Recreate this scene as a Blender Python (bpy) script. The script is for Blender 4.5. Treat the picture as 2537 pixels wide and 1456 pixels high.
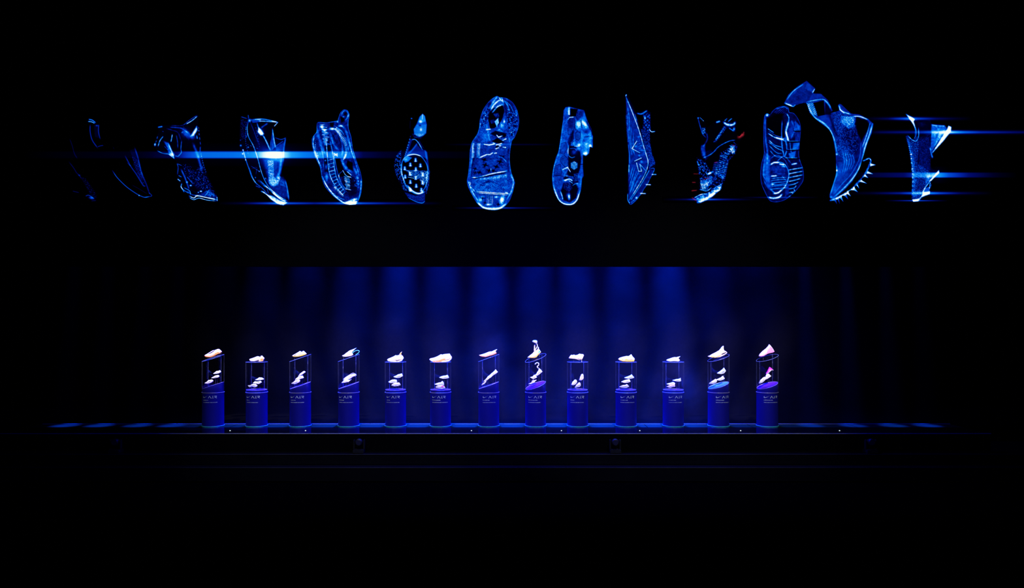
import bpy, bmesh, math, random
import numpy as np
from mathutils import Vector, Matrix

for o in list(bpy.data.objects):
    bpy.data.objects.remove(o, do_unlink=True)
SC = bpy.context.scene
COL = SC.collection
random.seed(5)

# ------------------------------------------------------------------ camera
F, CX, HZ = 1800.0, 1268.5, 803.0        # focal length in photo pixels, centre column, horizon row
HC = 1.731                               # eye height above the stage platform
DP = 12.4                                # distance of the row of pedestals
DS = 11.4                                # distance of the hanging LED screen
cam = bpy.data.cameras.new('camera')
camo = bpy.data.objects.new('camera', cam)
COL.objects.link(camo)
camo.location = (0, 0, HC)
camo.rotation_euler = (math.pi/2, 0, 0)
cam.sensor_width = 36.0
cam.lens = 36.0*F/2537.0
cam.shift_y = (HZ-728.0)/2537.0
cam.clip_end = 200
SC.camera = camo

def PX(px, D=DP): return (px-CX)*D/F
def PZ(py, D=DP): return HC-(py-HZ)*D/F

# ------------------------------------------------------------------ world, exposure
w = bpy.data.worlds.new('dark_hall'); SC.world = w
w.use_nodes = True
w.node_tree.nodes['Background'].inputs[0].default_value = (0.02, 0.03, 1.0, 1)
w.node_tree.nodes['Background'].inputs[1].default_value = 0.0008
vs = SC.view_settings
vs.view_transform = 'Standard'; vs.look = 'None'; vs.exposure = 0.0; vs.gamma = 1.0
vs.use_curve_mapping = False
SC.cycles.max_bounces = 6
SC.cycles.transparent_max_bounces = 24
SC.cycles.volume_bounces = 0
SC.cycles.volume_step_rate = 2.0
SC.cycles.volume_max_steps = 96
SC.cycles.sample_clamp_indirect = 4.0
SC.cycles.sample_clamp_direct = 40.0
SC.cycles.caustics_reflective = False
SC.cycles.caustics_refractive = False

# ------------------------------------------------------------------ stage lights
PIL_PX = [528, 636, 744, 864, 980, 1091.5, 1211, 1327, 1431, 1551, 1668, 1780, 1901]
PIL_X = [PX(p) for p in PIL_PX]
BEAM = [.14, .36, .36, .62, .80, .80, 1.0, .85, .85, .95, 1.0, .28, .10]

def spot(name, loc, target, energy, col, size_deg, blend=0.6, radius=0.04):
    L = bpy.data.lights.new(name, 'SPOT')
    L.energy = energy; L.color = col; L.spot_size = math.radians(size_deg); L.spot_blend = blend
    L.shadow_soft_size = radius
    o = bpy.data.objects.new(name, L); COL.objects.link(o)
    o.location = loc
    d = Vector(target)-Vector(loc)
    o.rotation_euler = d.to_track_quat('-Z', 'Y').to_euler()
    return o

BLUE = (0.001, 0.030, 1.0)
for i, x in enumerate(PIL_X):
    # blue beam from the overhead truss, straight down onto each pedestal
    spot('beam_light', (x, 13.0, 5.3), (x, 12.5, 0.0), 32000*BEAM[i], BLUE, 16.0, 1.0)
    # tight white front light on each displayed shoe, from the auditorium bar
    spot('shoe_key_light', (x*0.92, 6.2, 6.2), (x, 12.38, 1.04), 6000, (1.0, 0.90, 0.98), 5.6, 0.8, 0.08)
# blue cross light from the two ends of the auditorium bar, each towards the opposite half of the row
for sx in (-1, 1):
    spot('cross_light', (sx*5.5, 6.2, 6.2), (-sx*3.2, 12.4, 0.3), 1700, (0.0, 0.002, 1.0), 36, 0.9, 0.12)
    # dim white bar light that lets the lettering read
    spot('front_fill_light', (sx*2.6, 5.8, 6.4), (sx*2.6, 12.3, 0.45), 900, (0.80, 0.88, 1.0), 42, 0.8, 0.1)
# added wide blue fill, no known source, to brighten gaps in the haze
for x in (-1.8, 0.8, 3.4):
    spot('haze_fill_light', (x, 13.9, 5.6), (x*0.9, 12.6, 0.0), 1700, (0.0, 0.012, 1.0), 95, 1.0, 0.3)
for px in (160, 245, 340, 425, 2009, 2114, 2214, 2299):
    spot('floor_pool_light', (PX(px), 12.9, 5.0), (PX(px), 12.42, 0.0), 15000, (0.0, 0.035, 1.0), 6.0, 1.0)
# ------------------------------------------------------------------ helpers
def nodes_of(m):
    m.use_nodes = True
    nt = m.node_tree
    return nt, nt.nodes, nt.links

def principled(name, col, rough=0.5, metal=0.0, spec=0.5, var=0.12, scale=12.0, bump=0.0, coat=0.0):
    """plain surface with a noise-driven variation of its colour and roughness"""
    m = bpy.data.materials.new(name)
    nt, N, L = nodes_of(m)
    b = N['Principled BSDF']
    b.inputs['Metallic'].default_value = metal
    b.inputs['Specular IOR Level'].default_value = spec
    b.inputs['Coat Weight'].default_value = coat
    tc = N.new('ShaderNodeTexCoord')
    nz = N.new('ShaderNodeTexNoise'); nz.inputs['Scale'].default_value = scale; nz.inputs['Detail'].default_value = 3
    L.new(tc.outputs['Object'], nz.inputs['Vector'])
    mx = N.new('ShaderNodeMix'); mx.data_type = 'RGBA'
    mx.inputs[6].default_value = tuple(c*(1-var) for c in col)+(1,)
    mx.inputs[7].default_value = tuple(min(1, c*(1+var)) for c in col)+(1,)
    L.new(nz.outputs['Fac'], mx.inputs[0])
    L.new(mx.outputs[2], b.inputs['Base Color'])
    mr = N.new('ShaderNodeMapRange')
    mr.inputs['To Min'].default_value = rough*0.85; mr.inputs['To Max'].default_value = min(1, rough*1.15)
    L.new(nz.outputs['Fac'], mr.inputs['Value']); L.new(mr.outputs[0], b.inputs['Roughness'])
    if bump:
        bp = N.new('ShaderNodeBump'); bp.inputs['Strength'].default_value = bump; bp.inputs['Distance'].default_value = 0.004
        L.new(nz.outputs['Fac'], bp.inputs['Height']); L.new(bp.outputs[0], b.inputs['Normal'])
    return m

def acrylic(name, tint=(0.75, 0.82, 1.0), f0=0.05, haze=0.0, rough=0.02, edge=0.0):
    """clear acrylic sheet: straight-through transmission plus a Fresnel reflection"""
    m = bpy.data.materials.new(name)
    nt, N, L = nodes_of(m)
    N.remove(N['Principled BSDF'])
    out = N['Material Output']
    tr = N.new('ShaderNodeBsdfTransparent'); tr.inputs[0].default_value = (0.96, 0.97, 1.0, 1)
    gl = N.new('ShaderNodeBsdfGlossy'); gl.inputs['Color'].default_value = tint+(1,); gl.inputs['Roughness'].default_value = rough
    lw = N.new('ShaderNodeLayerWeight'); lw.inputs[0].default_value = 0.5
    pw = N.new('ShaderNodeMath'); pw.operation = 'POWER'; pw.inputs[1].default_value = 5.0
    ma = N.new('ShaderNodeMath'); ma.operation = 'MULTIPLY_ADD'; ma.inputs[1].default_value = 0.9; ma.inputs[2].default_value = f0
    L.new(lw.outputs['Facing'], pw.inputs[0]); L.new(pw.outputs[0], ma.inputs[0])
    mix = N.new('ShaderNodeMixShader')
    L.new(ma.outputs[0], mix.inputs[0]); L.new(tr.outputs[0], mix.inputs[1]); L.new(gl.outputs[0], mix.inputs[2])
    last = mix
    if haze:
        df = N.new('ShaderNodeBsdfDiffuse'); df.inputs[0].default_value = tint+(1,)
        tl = N.new('ShaderNodeBsdfTranslucent'); tl.inputs[0].default_value = tint+(1,)
        ad = N.new('ShaderNodeMixShader'); ad.inputs[0].default_value = 0.5
        L.new(df.outputs[0], ad.inputs[1]); L.new(tl.outputs[0], ad.inputs[2])
        m2 = N.new('ShaderNodeMixShader'); m2.inputs[0].default_value = haze
        L.new(mix.outputs[0], m2.inputs[1]); L.new(ad.outputs[0], m2.inputs[2])
        last = m2
    if edge:
        # the wall of a tube seen edge-on is deep plastic and scatters light
        p2 = N.new('ShaderNodeMath'); p2.operation = 'POWER'; p2.inputs[1].default_value = 9.0
        p3 = N.new('ShaderNodeMath'); p3.operation = 'MULTIPLY'; p3.inputs[1].default_value = edge
        L.new(lw.outputs['Facing'], p2.inputs[0]); L.new(p2.outputs[0], p3.inputs[0])
        df = N.new('ShaderNodeBsdfDiffuse'); df.inputs[0].default_value = tint+(1,)
        m3 = N.new('ShaderNodeMixShader')
        L.new(p3.outputs[0], m3.inputs[0]); L.new(last.outputs[0], m3.inputs[1]); L.new(df.outputs[0], m3.inputs[2])
        last = m3
    L.new(last.outputs[0], out.inputs['Surface'])
    return m

def emissive(name, col, strength):
    m = bpy.data.materials.new(name)
    nt, N, L = nodes_of(m)
    b = N['Principled BSDF']
    b.inputs['Base Color'].default_value = (0.02, 0.02, 0.02, 1)
    b.inputs['Emission Color'].default_value = col+(1,)
    b.inputs['Emission Strength'].default_value = strength
    return m

def tag(o, label=None, cat=None, group=None, kind=None):
    if label: o['label'] = label
    if cat: o['category'] = cat
    if group: o['group'] = group
    if kind: o['kind'] = kind
    return o

def empty(name, loc=(0, 0, 0)):
    o = bpy.data.objects.new(name, None); COL.objects.link(o)
    o.location = loc; o.empty_display_size = 0.1
    return o

def link_mesh(name, me, mat, parent=None, smooth=False):
    o = bpy.data.objects.new(name, me); COL.objects.link(o)
    if mat: me.materials.append(mat)
    if smooth:
        me.polygons.foreach_set('use_smooth', [True]*len(me.polygons))
    if parent: o.parent = parent
    return o

def mesh(name, verts, faces, mat, parent=None, smooth=False):
    me = bpy.data.meshes.new(name)
    me.from_pydata([tuple(v) for v in verts], [], faces)
    bm = bmesh.new(); bm.from_mesh(me)
    bmesh.ops.recalc_face_normals(bm, faces=bm.faces)
    bm.to_mesh(me); bm.free()
    return link_mesh(name, me, mat, parent, smooth)

def box(name, x0, x1, y0, y1, z0, z1, mat, parent=None, bevel=0.0):
    me = bpy.data.meshes.new(name)
    bm = bmesh.new()
    bmesh.ops.create_cube(bm, size=1.0)
    for v in bm.verts:
        v.co = Vector((x0+(v.co.x+.5)*(x1-x0), y0+(v.co.y+.5)*(y1-y0), z0+(v.co.z+.5)*(z1-z0)))
    if bevel:
        bmesh.ops.bevel(bm, geom=list(bm.edges), offset=bevel, segments=2, affect='EDGES')
    bm.to_mesh(me); bm.free()
    return link_mesh(name, me, mat, parent)

def catmull(pts, n=6):
    P = [np.array(p, float) for p in pts]
    if len(P) < 3:
        return P
    Q = [2*P[0]-P[1]]+P+[2*P[-1]-P[-2]]
    out = []
    for i in range(1, len(Q)-2):
        a, b, c, d = Q[i-1], Q[i], Q[i+1], Q[i+2]
        for k in range(n):
            t = k/n
            out.append(0.5*((2*b)+(c-a)*t+(2*a-5*b+4*c-d)*t*t+(3*b-a-3*c+d)*t**3))
    out.append(P[-1])
    return out

def tube_data(pts, r, seg=8, r_end=None):
    pts = [Vector(tuple(p)) for p in pts]
    V, Fc = [], []
    n = len(pts)
    for i, p in enumerate(pts):
        t = (pts[min(i+1, n-1)]-pts[max(i-1, 0)]).normalized()
        up = Vector((0, 1, 0)) if abs(t.y) < 0.9 else Vector((1, 0, 0))
        a = t.cross(up).normalized(); b = t.cross(a).normalized()
        rr = r if r_end is None else r+(r_end-r)*i/(n-1)
        for k in range(seg):
            an = 2*math.pi*k/seg
            V.append(p+a*math.cos(an)*rr+b*math.sin(an)*rr)
    for i in range(n-1):
        for k in range(seg):
            k2 = (k+1) % seg
            Fc.append((i*seg+k, i*seg+k2, (i+1)*seg+k2, (i+1)*seg+k))
    Fc.append(tuple(range(seg-1, -1, -1))); Fc.append(tuple((n-1)*seg+k for k in range(seg)))
    return V, Fc

def tube(name, pts, r, mat, parent=None, seg=8, r_end=None):
    V, Fc = tube_data(pts, r, seg, r_end)
    return mesh(name, V, Fc, mat, parent, True)

# ------------------------------------------------------------------ materials of the hall
M_BLACK = principled('black_matte_paint', (0.0015, 0.0015, 0.002), 0.9, spec=0.02)
M_DRAPE = principled('black_velour', (0.004, 0.004, 0.006), 1.0, spec=0.0, scale=4)
M_GLOSS = principled('black_gloss_deck', (0.003, 0.003, 0.005), 0.10, spec=0.22, var=0.3, scale=3)
M_STEP = principled('black_satin_step', (0.004, 0.004, 0.006), 0.22, spec=0.45, var=0.3, scale=2)
M_STRIP = principled('pale_deck_panel', (0.004, 0.036, 0.015), 0.38, spec=0.15, var=0.18, scale=5)
M_TRIM = principled('brushed_metal_trim', (0.45, 0.46, 0.52), 0.45, metal=0.1, var=0.3, scale=6)
M_TRIMD = principled('dark_metal_trim', (0.10, 0.10, 0.14), 0.4, metal=0.8, var=0.4, scale=2)

# ------------------------------------------------------------------ hall
M_CARPET = principled('black_carpet', (0.0005, 0.0005, 0.0006), 1.0, spec=0.0, scale=90)
fl = box('floor', -13, 13, -4, 11.07, -0.86, -0.66, M_CARPET); tag(fl, kind='structure')
wb = box('wall_back', -13, 13, 17.0, 17.2, -0.66, 9.0, M_DRAPE); tag(wb, kind='structure')
wl = box('wall_left', -13.2, -13, -4, 17.2, -0.66, 9.0, M_DRAPE); tag(wl, kind='structure')
wr = box('wall_right', 13, 13.2, -4, 17.2, -0.66, 9.0, M_DRAPE); tag(wr, kind='structure')
ce = box('ceiling', -13, 13, -4, 17.2, 9.0, 9.2, M_DRAPE); tag(ce, kind='structure')

st = empty('floor_stage', (0, 12.0, 0)); tag(st, kind='structure')
def under(o, root):
    o.parent = root; o.matrix_parent_inverse = Matrix.Translation(-Vector(root.location))
    return o
XL, XR = PX(86), PX(2372)
under(box('platform_body', XL, XR, 11.535, 12.60, -0.285, -0.012, M_BLACK), st)
under(box('front_deck', XL, XR, 11.535, 12.205, -0.012, 0.0, M_GLOSS), st)
under(box('rear_deck', -13, 13, 12.625, 17.0, -0.30, -0.02, M_BLACK), st)
seams = [86, 325, 579, 833, 1087, 1341, 1600, 1858, 2112, 2372]
for a, b in zip(seams[:-1], seams[1:]):
    under(box('floor_panel', PX(a)+0.006, PX(b)-0.006, 12.211, 12.60, -0.012, 0.0, M_STRIP, bevel=0.002), st)
under(box('front_nosing', XL, XR, 11.52, 11.535, -0.0085, 0.002, M_TRIM, bevel=0.002), st)
under(box('rear_trim', XL, XR, 12.602, 12.622, -0.012, 0.006, M_TRIM), st)
under(box('step', -13, 13, 11.30, 11.533, -0.447, -0.287, M_STEP, bevel=0.004), st)
under(box('step', -13, 13, 11.075, 11.298, -0.66, -0.449, M_STEP, bevel=0.004), st)
under(box('step_nosing', -13, 13, 11.066, 11.075, -0.462, -0.447, M_TRIMD, bevel=0.003), st)
under(box('step_nosing', -13, 13, 11.291, 11.2995, -0.300, -0.285, M_TRIMD, bevel=0.003), st)

# small marker lamps let into the front deck
M_MARK = emissive('marker_lamp_glow', (0.75, 0.95, 1.0), 1.6)
for px, who in ((570, 'between the striped runner and the football boot'), (757, 'before the twin-peaked runner'), (1168, 'between the bulky trainer and the track spike'),
                (1391, 'between the tall-strapped boot and the blade-heeled shoe'), (1585, 'before the fin-backed trainer'), (1835, 'between the rocker shoe and the studded boot'), (2080, 'beyond the studded boot')):
    y = 11.83
    me = bpy.data.meshes.new('deck_marker_light'); bm = bmesh.new()
    bmesh.ops.create_cone(bm, cap_ends=True, segments=12, radius1=0.0105, radius2=0.008, depth=0.006)
    bm.to_mesh(me); bm.free()
    o = link_mesh('deck_marker_light', me, M_MARK); o.location = (PX(px, y), y, 0.003)
    tag(o, 'tiny white marker light in the deck '+who, 'marker light', 'marker lights in the front deck')

# moving-head lamps parked on the step below the platform
M_LAMPB = principled('black_lamp_casing', (0.012, 0.012, 0.016), 0.35, spec=0.5)
M_LENS = principled('dark_lens', (0.02, 0.02, 0.05), 0.05, spec=0.8)
def moving_head(px, where):
    y, z = 11.42, -0.285
    r = empty('moving_head_lamp', (PX(px, y), y, z))
    box('base', -.085, .085, -.08, .08, 0, .055, M_LAMPB, r, .006)
    for s in (-1, 1):
        box('yoke_arm', s*.078-.010, s*.078+.010, -.03, .03, .055, .205, M_LAMPB, r, .006)
    V, Fc = [], []
    prof = [(-.075, .030), (-.07, .045), (-.02, .056), (.05, .058), (.075, .05), (.08, .044)]
    n = 16
    for (yy, rr) in prof:
        for k in range(n):
            a = 2*math.pi*k/n
            V.append((rr*math.cos(a), -yy*0.75, .165+rr*math.sin(a)+.02*yy))
    for i in range(len(prof)-1):
        for k in range(n):
            Fc.append((i*n+k, i*n+(k+1) % n, (i+1)*n+(k+1) % n, (i+1)*n+k))
    Fc.append(tuple(range(n))); Fc.append(tuple((len(prof)-1)*n+k for k in range(n)))
    h = mesh('head', V, Fc, M_LAMPB, r, True)
    V = [(.040*math.cos(2*math.pi*k/n), -.0612, .1666+.040*math.sin(2*math.pi*k/n)) for k in range(n)]
    V2 = [(x, yy+.004, zz) for x, yy, zz in V]
    mesh('lens', V+V2, [tuple(range(n)), tuple(range(n, 2*n))]+[(k, (k+1) % n, n+(k+1) % n, n+k) for k in range(n)], M_LENS, h)
    tag(r, 'black unlit moving-head lamp on the step '+where, 'stage lamp', 'moving-head lamps on the front step')
for px, where in ((287, 'beyond the striped runner end of the row'), (890, 'below the cyan-looped spired shoe'), (1524, 'below the amber fin-backed trainer'), (2157, 'beyond the studded boot end of the row')):
    moving_head(px, where)

# ------------------------------------------------------------------ haze in the stage opening
def haze_material():
    m = bpy.data.materials.new('stage_haze')
    nt, N, L = nodes_of(m)
    N.remove(N['Principled BSDF'])
    vsn = N.new('ShaderNodeVolumeScatter')
    vsn.inputs['Color'].default_value = (0.9, 0.95, 1, 1)
    vsn.inputs['Anisotropy'].default_value = 0.1
    tc = N.new('ShaderNodeTexCoord')
    mp = N.new('ShaderNodeMapping'); mp.inputs['Scale'].default_value = (0.75, 0.75, 0.9)
    nz = N.new('ShaderNodeTexNoise'); nz.inputs['Scale'].default_value = 1.7; nz.inputs['Detail'].default_value = 5
    nz.inputs['Roughness'].default_value = 0.55; nz.inputs['Distortion'].default_value = 0.6
    L.new(tc.outputs['Object'], mp.inputs[0]); L.new(mp.outputs[0], nz.inputs['Vector'])
    mr = N.new('ShaderNodeMapRange')
    mr.inputs['From Min'].default_value = 0.36; mr.inputs['From Max'].default_value = 0.75
    mr.inputs['To Min'].default_value = 0.0055; mr.inputs['To Max'].default_value = 0.0180
    L.new(nz.outputs['Fac'], mr.inputs['Value'])
    # a few thicker puffs of smoke hanging between the pedestals
    pw = N.new('ShaderNodeMapRange')
    pw.inputs['From Min'].default_value = 0.42; pw.inputs['From Max'].default_value = 0.66
    L.new(nz.outputs['Fac'], pw.inputs['Value'])
    tot = mr.outputs[0]
    for (cx, cy, cz, rr, dd) in ((2.85, 12.0, 0.45, 0.85, 0.16), (1.05, 12.1, 0.45, 0.6, 0.09), (-0.35, 12.8, 1.15, 0.8, 0.06), (-0.2, 12.2, 0.6, 0.5, 0.06)):
        ds = N.new('ShaderNodeVectorMath'); ds.operation = 'DISTANCE'; ds.inputs[1].default_value = (cx, cy, cz)
        L.new(tc.outputs['Object'], ds.inputs[0])
        m1 = N.new('ShaderNodeMapRange'); m1.interpolation_type = 'SMOOTHSTEP'
        m1.inputs['From Min'].default_value = rr; m1.inputs['From Max'].default_value = 0.0
        m1.inputs['To Min'].default_value = 0.0; m1.inputs['To Max'].default_value = dd
        L.new(ds.outputs['Value'], m1.inputs['Value'])
        mm = N.new('ShaderNodeMath'); mm.operation = 'MULTIPLY_ADD'
        L.new(m1.outputs[0], mm.inputs[0]); L.new(pw.outputs[0], mm.inputs[1]); L.new(tot, mm.inputs[2])
        tot = mm.outputs[0]
    # density cut towards the wings, off centre, to darken the haze there
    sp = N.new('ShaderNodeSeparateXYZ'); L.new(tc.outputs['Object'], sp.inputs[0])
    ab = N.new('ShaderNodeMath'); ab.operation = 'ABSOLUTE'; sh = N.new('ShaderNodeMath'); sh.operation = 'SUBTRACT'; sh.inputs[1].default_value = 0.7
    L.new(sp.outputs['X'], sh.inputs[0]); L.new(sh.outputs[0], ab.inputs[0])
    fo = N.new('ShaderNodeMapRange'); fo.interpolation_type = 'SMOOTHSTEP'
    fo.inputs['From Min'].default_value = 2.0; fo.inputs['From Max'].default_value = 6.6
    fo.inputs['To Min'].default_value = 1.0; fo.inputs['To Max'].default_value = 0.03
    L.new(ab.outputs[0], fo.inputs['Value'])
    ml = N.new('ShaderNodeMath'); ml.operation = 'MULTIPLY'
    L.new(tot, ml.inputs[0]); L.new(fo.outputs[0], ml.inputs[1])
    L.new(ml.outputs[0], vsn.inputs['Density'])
    L.new(vsn.outputs[0], N['Material Output'].inputs['Volume'])
    return m
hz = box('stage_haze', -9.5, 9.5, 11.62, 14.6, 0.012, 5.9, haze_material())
tag(hz, 'thin blue-lit theatrical haze drifting around the pedestals below the screen', 'haze', kind='stuff')
# ------------------------------------------------------------------ pedestals
R = 0.1775
ZS = PZ(971.0)                            # seam between base and glass case
M_PED = principled('deep_blue_lacquer', (0.010, 0.010, 0.36), 0.42, spec=0.35, var=0.06, scale=3)
M_PLINTH = principled('deep_blue_inner_plinth', (0.012, 0.012, 0.34), 0.35, spec=0.4, var=0.06, scale=3)
M_DISC = principled('violet_blue_disc', (0.14, 0.02, 0.62), 0.28, spec=0.5, var=0.08, scale=5)
M_DISCP = principled('pale_blue_disc', (0.10, 0.42, 0.95), 0.3, spec=0.5, var=0.05, scale=5)
M_RING = principled('violet_metal_ring', (0.75, 0.60, 1.0), 0.3, metal=0.2, var=0.2, scale=30)
M_FOOT = principled('pale_blue_foot_ring', (0.08, 0.85, 1.0), 0.4, var=0.05)
M_GLASS = acrylic('clear_acrylic_case', f0=0.035, edge=0.24)
M_LID = acrylic('clear_acrylic_lid', f0=0.07)
M_EDGE = acrylic('polished_acrylic_edge', (0.65, 0.75, 1.0), f0=0.1, haze=0.30, rough=0.2)
M_ROD = acrylic('reflection_rod_acrylic', (0.7, 0.8, 1.0), f0=0.12, haze=0.08, rough=0.15)
M_PRINT = principled('pale_print', (0.84, 0.93, 1.0), 0.6, var=0.02)

NS = 64
# slope of the cut: (along x, along depth); None = level top
SLOPE = [(.335, .03), None, (.345, .06), (.345, .035), None, None, (.36, -.035), (.36, .18), None, None, None, (.335, .08), (.33, .09)]
TEXT_A = [-20, -23, -20, -22.6, -16.5, -11.8, 5, -3.5, -2.3, 9, 15, 26, 21]
NAME_W = [.42, .27, .42, .45, .31, .62, .46, .66, .29, .48, .50, .55, .60]    # length of the name line / logo width
CAP_W = [1.0, .88, .99, 1.08, .97, 1.16, .94, .90, .96, 1.02, .95, 1.04, 1.02]

def plane_z(z0, sl, x, y):
    return z0 if sl is None else z0+sl[0]*x+sl[1]*y

def ring_tube(name, rad, zf, r, mat, parent):
    V, Fc = [], []
    s = 8
    for k in range(NS):
        a = 2*math.pi*k/NS
        cx, cy = math.cos(a), math.sin(a)
        for j in range(s):
            b = 2*math.pi*j/s
            rr = rad+r*math.cos(b)
            V.append((cx*rr, cy*rr, zf(cx*rad, cy*rad)+r*math.sin(b)))
    for k in range(NS):
        for j in range(s):
            k2, j2 = (k+1) % NS, (j+1) % s
            Fc.append((k*s+j, k2*s+j, k2*s+j2, k*s+j2))
    return mesh(name, V, Fc, mat, parent, True)

def cyl(name, rad, zlo, zhi, mat, parent, cap_lo=False, cap_hi=False):
    V, Fc = [], []
    for k in range(NS):
        a = 2*math.pi*k/NS
        x, y = rad*math.cos(a), rad*math.sin(a)
        V.append((x, y, zlo(x, y))); V.append((x, y, zhi(x, y)))
    for k in range(NS):
        k2 = (k+1) % NS
        Fc.append((2*k, 2*k2, 2*k2+1, 2*k+1))
    # caps have rims of their own so that the wall keeps its level shading
    for j in ([0] if cap_lo else [])+([1] if cap_hi else []):
        n0 = len(V)
        V += [V[2*k+j] for k in range(NS)]
        Fc.append(tuple(n0+k for k in (range(NS) if j else range(NS-1, -1, -1))))
    o = mesh(name, V, Fc, mat, parent)
    me = o.data
    for p in me.polygons:
        p.use_smooth = len(p.vertices) == 4
    return o

def on_base(ang_deg, z, lift=0.0012):
    a = math.radians(ang_deg)
    return ((R+lift)*math.sin(a), -(R+lift)*math.cos(a), z)

def decal(name, polys, ac, mat, parent):
    """polys in (degrees along the wall, metres up) wrapped on the round base"""
    me = bpy.data.meshes.new(name)
    bm = bmesh.new()
    for P in polys:
        n = len(P); dense = []
        for i in range(n):
            a, b = P[i], P[(i+1) % n]
            m = max(1, int(abs(b[0]-a[0])/4))
            for k in range(m):
                t = k/m
                dense.append((a[0]+(b[0]-a[0])*t, a[1]+(b[1]-a[1])*t))
        f = bm.faces.new([bm.verts.new((p[0], 0, p[1])) for p in dense])
        bmesh.ops.triangulate(bm, faces=[f], quad_method='BEAUTY', ngon_method='BEAUTY')
    for v in bm.verts:
        v.co = Vector(on_base(ac+v.co.x, v.co.z))
    for f in bm.faces:
        f.normal_update()
        c = f.calc_center_median()
        if f.normal.x*c.x+f.normal.y*c.y < 0: f.normal_flip()
    bm.to_mesh(me); bm.free()
    return link_mesh(name, me, mat, parent)

ZL = 0.506      # centre height of the logo line
def logo_parts(root, ac, cap, nam, seed):
    h = 0.040; b0 = ZL-h/2; t0 = ZL+h/2
    sw = [(-36.5, t0-.002), (-38.5, t0-.010), (-40, t0-.022), (-39.6, b0+.010), (-37.5, b0+.003), (-33.5, b0+.003),
          (-28, b0+.008), (-9, t0-.001), (-24, b0+.0205), (-31, b0+.0155), (-34.5, b0+.0165), (-36, b0+.022), (-36.8, b0+.030)]
    decal('check_logo', [sw], ac, M_PRINT, root)
    k = 3.3
    A = [(-7, b0), (-7+k, b0), (2, t0-.0115), (10.8-k, b0), (10.8, b0), (3.2, t0), (.8, t0)]
    decal('letter', [A], ac, M_PRINT, root)
    decal('dot', [[(12.2, b0), (14.6, b0), (14.6, b0+.007), (12.2, b0+.007)]], ac, M_PRINT, root)
    decal('letter', [[(16.8, b0), (19.6, b0), (19.6, t0), (16.8, t0)]], ac, M_PRINT, root)
    decal('dot', [[(21.2, b0), (23.4, b0), (23.4, b0+.007), (21.2, b0+.007)]], ac, M_PRINT, root)
    Rr = [(24, t0), (36.5, t0), (39, t0-.004), (40, t0-.010), (39, t0-.017), (36.2, b0+.020), (35, b0+.0165), (40, b0), (36, b0),
          (27, b0+.0145), (26, b0+.021), (34.5, b0+.0225), (36.2, b0+.027), (35.8, t0-.0085), (34.5, t0-.0075), (25, t0-.0075)]
    decal('letter', [Rr], ac, M_PRINT, root)
    rnd = random.Random(seed)
    # two lines of caption print too small to read: one mesh of glyph-sized strokes for each line
    for nm, z, frac, hh in (('name_line', 0.4555, nam, .0125), ('caption_line', 0.4165, cap, .0105)):
        a, end = -40.0, -40.0+80*frac
        P = []
        while a < end:
            wd = rnd.uniform(1.6, 2.4)
            up = hh*rnd.choice((.62, .68, .72, .95))
            lo = hh*rnd.choice((0, 0, 0, 0, -.22)) if nm == 'caption_line' else 0
            P.append([(a, z-hh/2+lo), (a+wd, z-hh/2+lo), (a+wd, z-hh/2+up), (a, z-hh/2+up)])
            a += wd+rnd.choice((.35, .35, .4, .4, .4, 1.6))
        decal(nm, P, ac, M_PRINT, root)

SHOE_NAME = ['orange-soled striped runner', 'notched-collar football boot', 'twin-peaked yellow-soled runner', 'cyan-looped spired shoe', 'pink orange-tabbed shoe',
    'bulky orange-flash trainer', 'low pointed track spike', 'tall-strapped boot', 'blade-heeled pink shoe', 'amber fin-backed trainer', 'fork-heeled white shoe',
    'tall-tongued rocker shoe', 'steep pink studded boot']
PED = []
for i, x in enumerate(PIL_X):
    sl = SLOPE[i]
    r = empty('display_pedestal', (x, DP, 0))
    zt = PZ(886.0) if sl else PZ(895.8)
    zd = PZ(954.3) if sl else PZ(965.0)
    top = lambda a, b, z=zt, s=sl: plane_z(z, s, a, b)
    low = lambda a, b, z=zd, s=sl: plane_z(z, s, a, b)
    cyl('base', R, lambda a, b: 0.004, lambda a, b: ZS-.004, M_PED, r, True, True)
    ring_tube('foot_ring', R+.002, lambda a, b: .007, .007, M_FOOT, r)
    ring_tube('seam_ring', R+.001, lambda a, b: ZS, .006, M_RING, r)
    pl = cyl('inner_plinth', R*.955, lambda a, b: ZS-.003, lambda a, b, f=low: f(a, b)-.004, M_PLINTH, r, True, True)
    cyl('plinth_disc', R*.955, lambda a, b, f=low: f(a, b)-.0035, lambda a, b, f=low: f(a, b), M_DISCP if i == 11 else M_DISC, pl, True, True)
    ring_tube('plinth_edge', R*.955, low, .0028, M_RING, pl)
    cs = cyl('glass_case', R, lambda a, b: ZS+.004, lambda a, b, f=top: f(a, b)-.004, M_GLASS, r)
    for s in (-1, 1):
        xr, yr = s*R*.62, R*.35
        tube('reflection_rod', [(xr, yr, low(xr, yr)), (xr, yr, top(xr, yr)-.004)], .0022, M_ROD, cs, 6)  # added rods standing in for reflections of light in the case wall
    ld = cyl('glass_lid', R, lambda a, b, f=top: f(a, b)-.004, top, M_LID, r, False, True)
    ring_tube('lid_edge', R, lambda a, b, f=top: f(a, b)-.002, .0024, M_EDGE, ld)
    va = math.degrees(math.atan2(x, DP))
    logo_parts(r, TEXT_A[i]-va, CAP_W[i], NAME_W[i], 40+i)
    kind = 'slant-cut' if sl else 'level-topped'
    tag(r, 'blue pedestal with %s glass case under the %s' % (kind, SHOE_NAME[i]), 'pedestal', 'pedestals in a row along the stage')
    PED.append((r, top, low))
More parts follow.
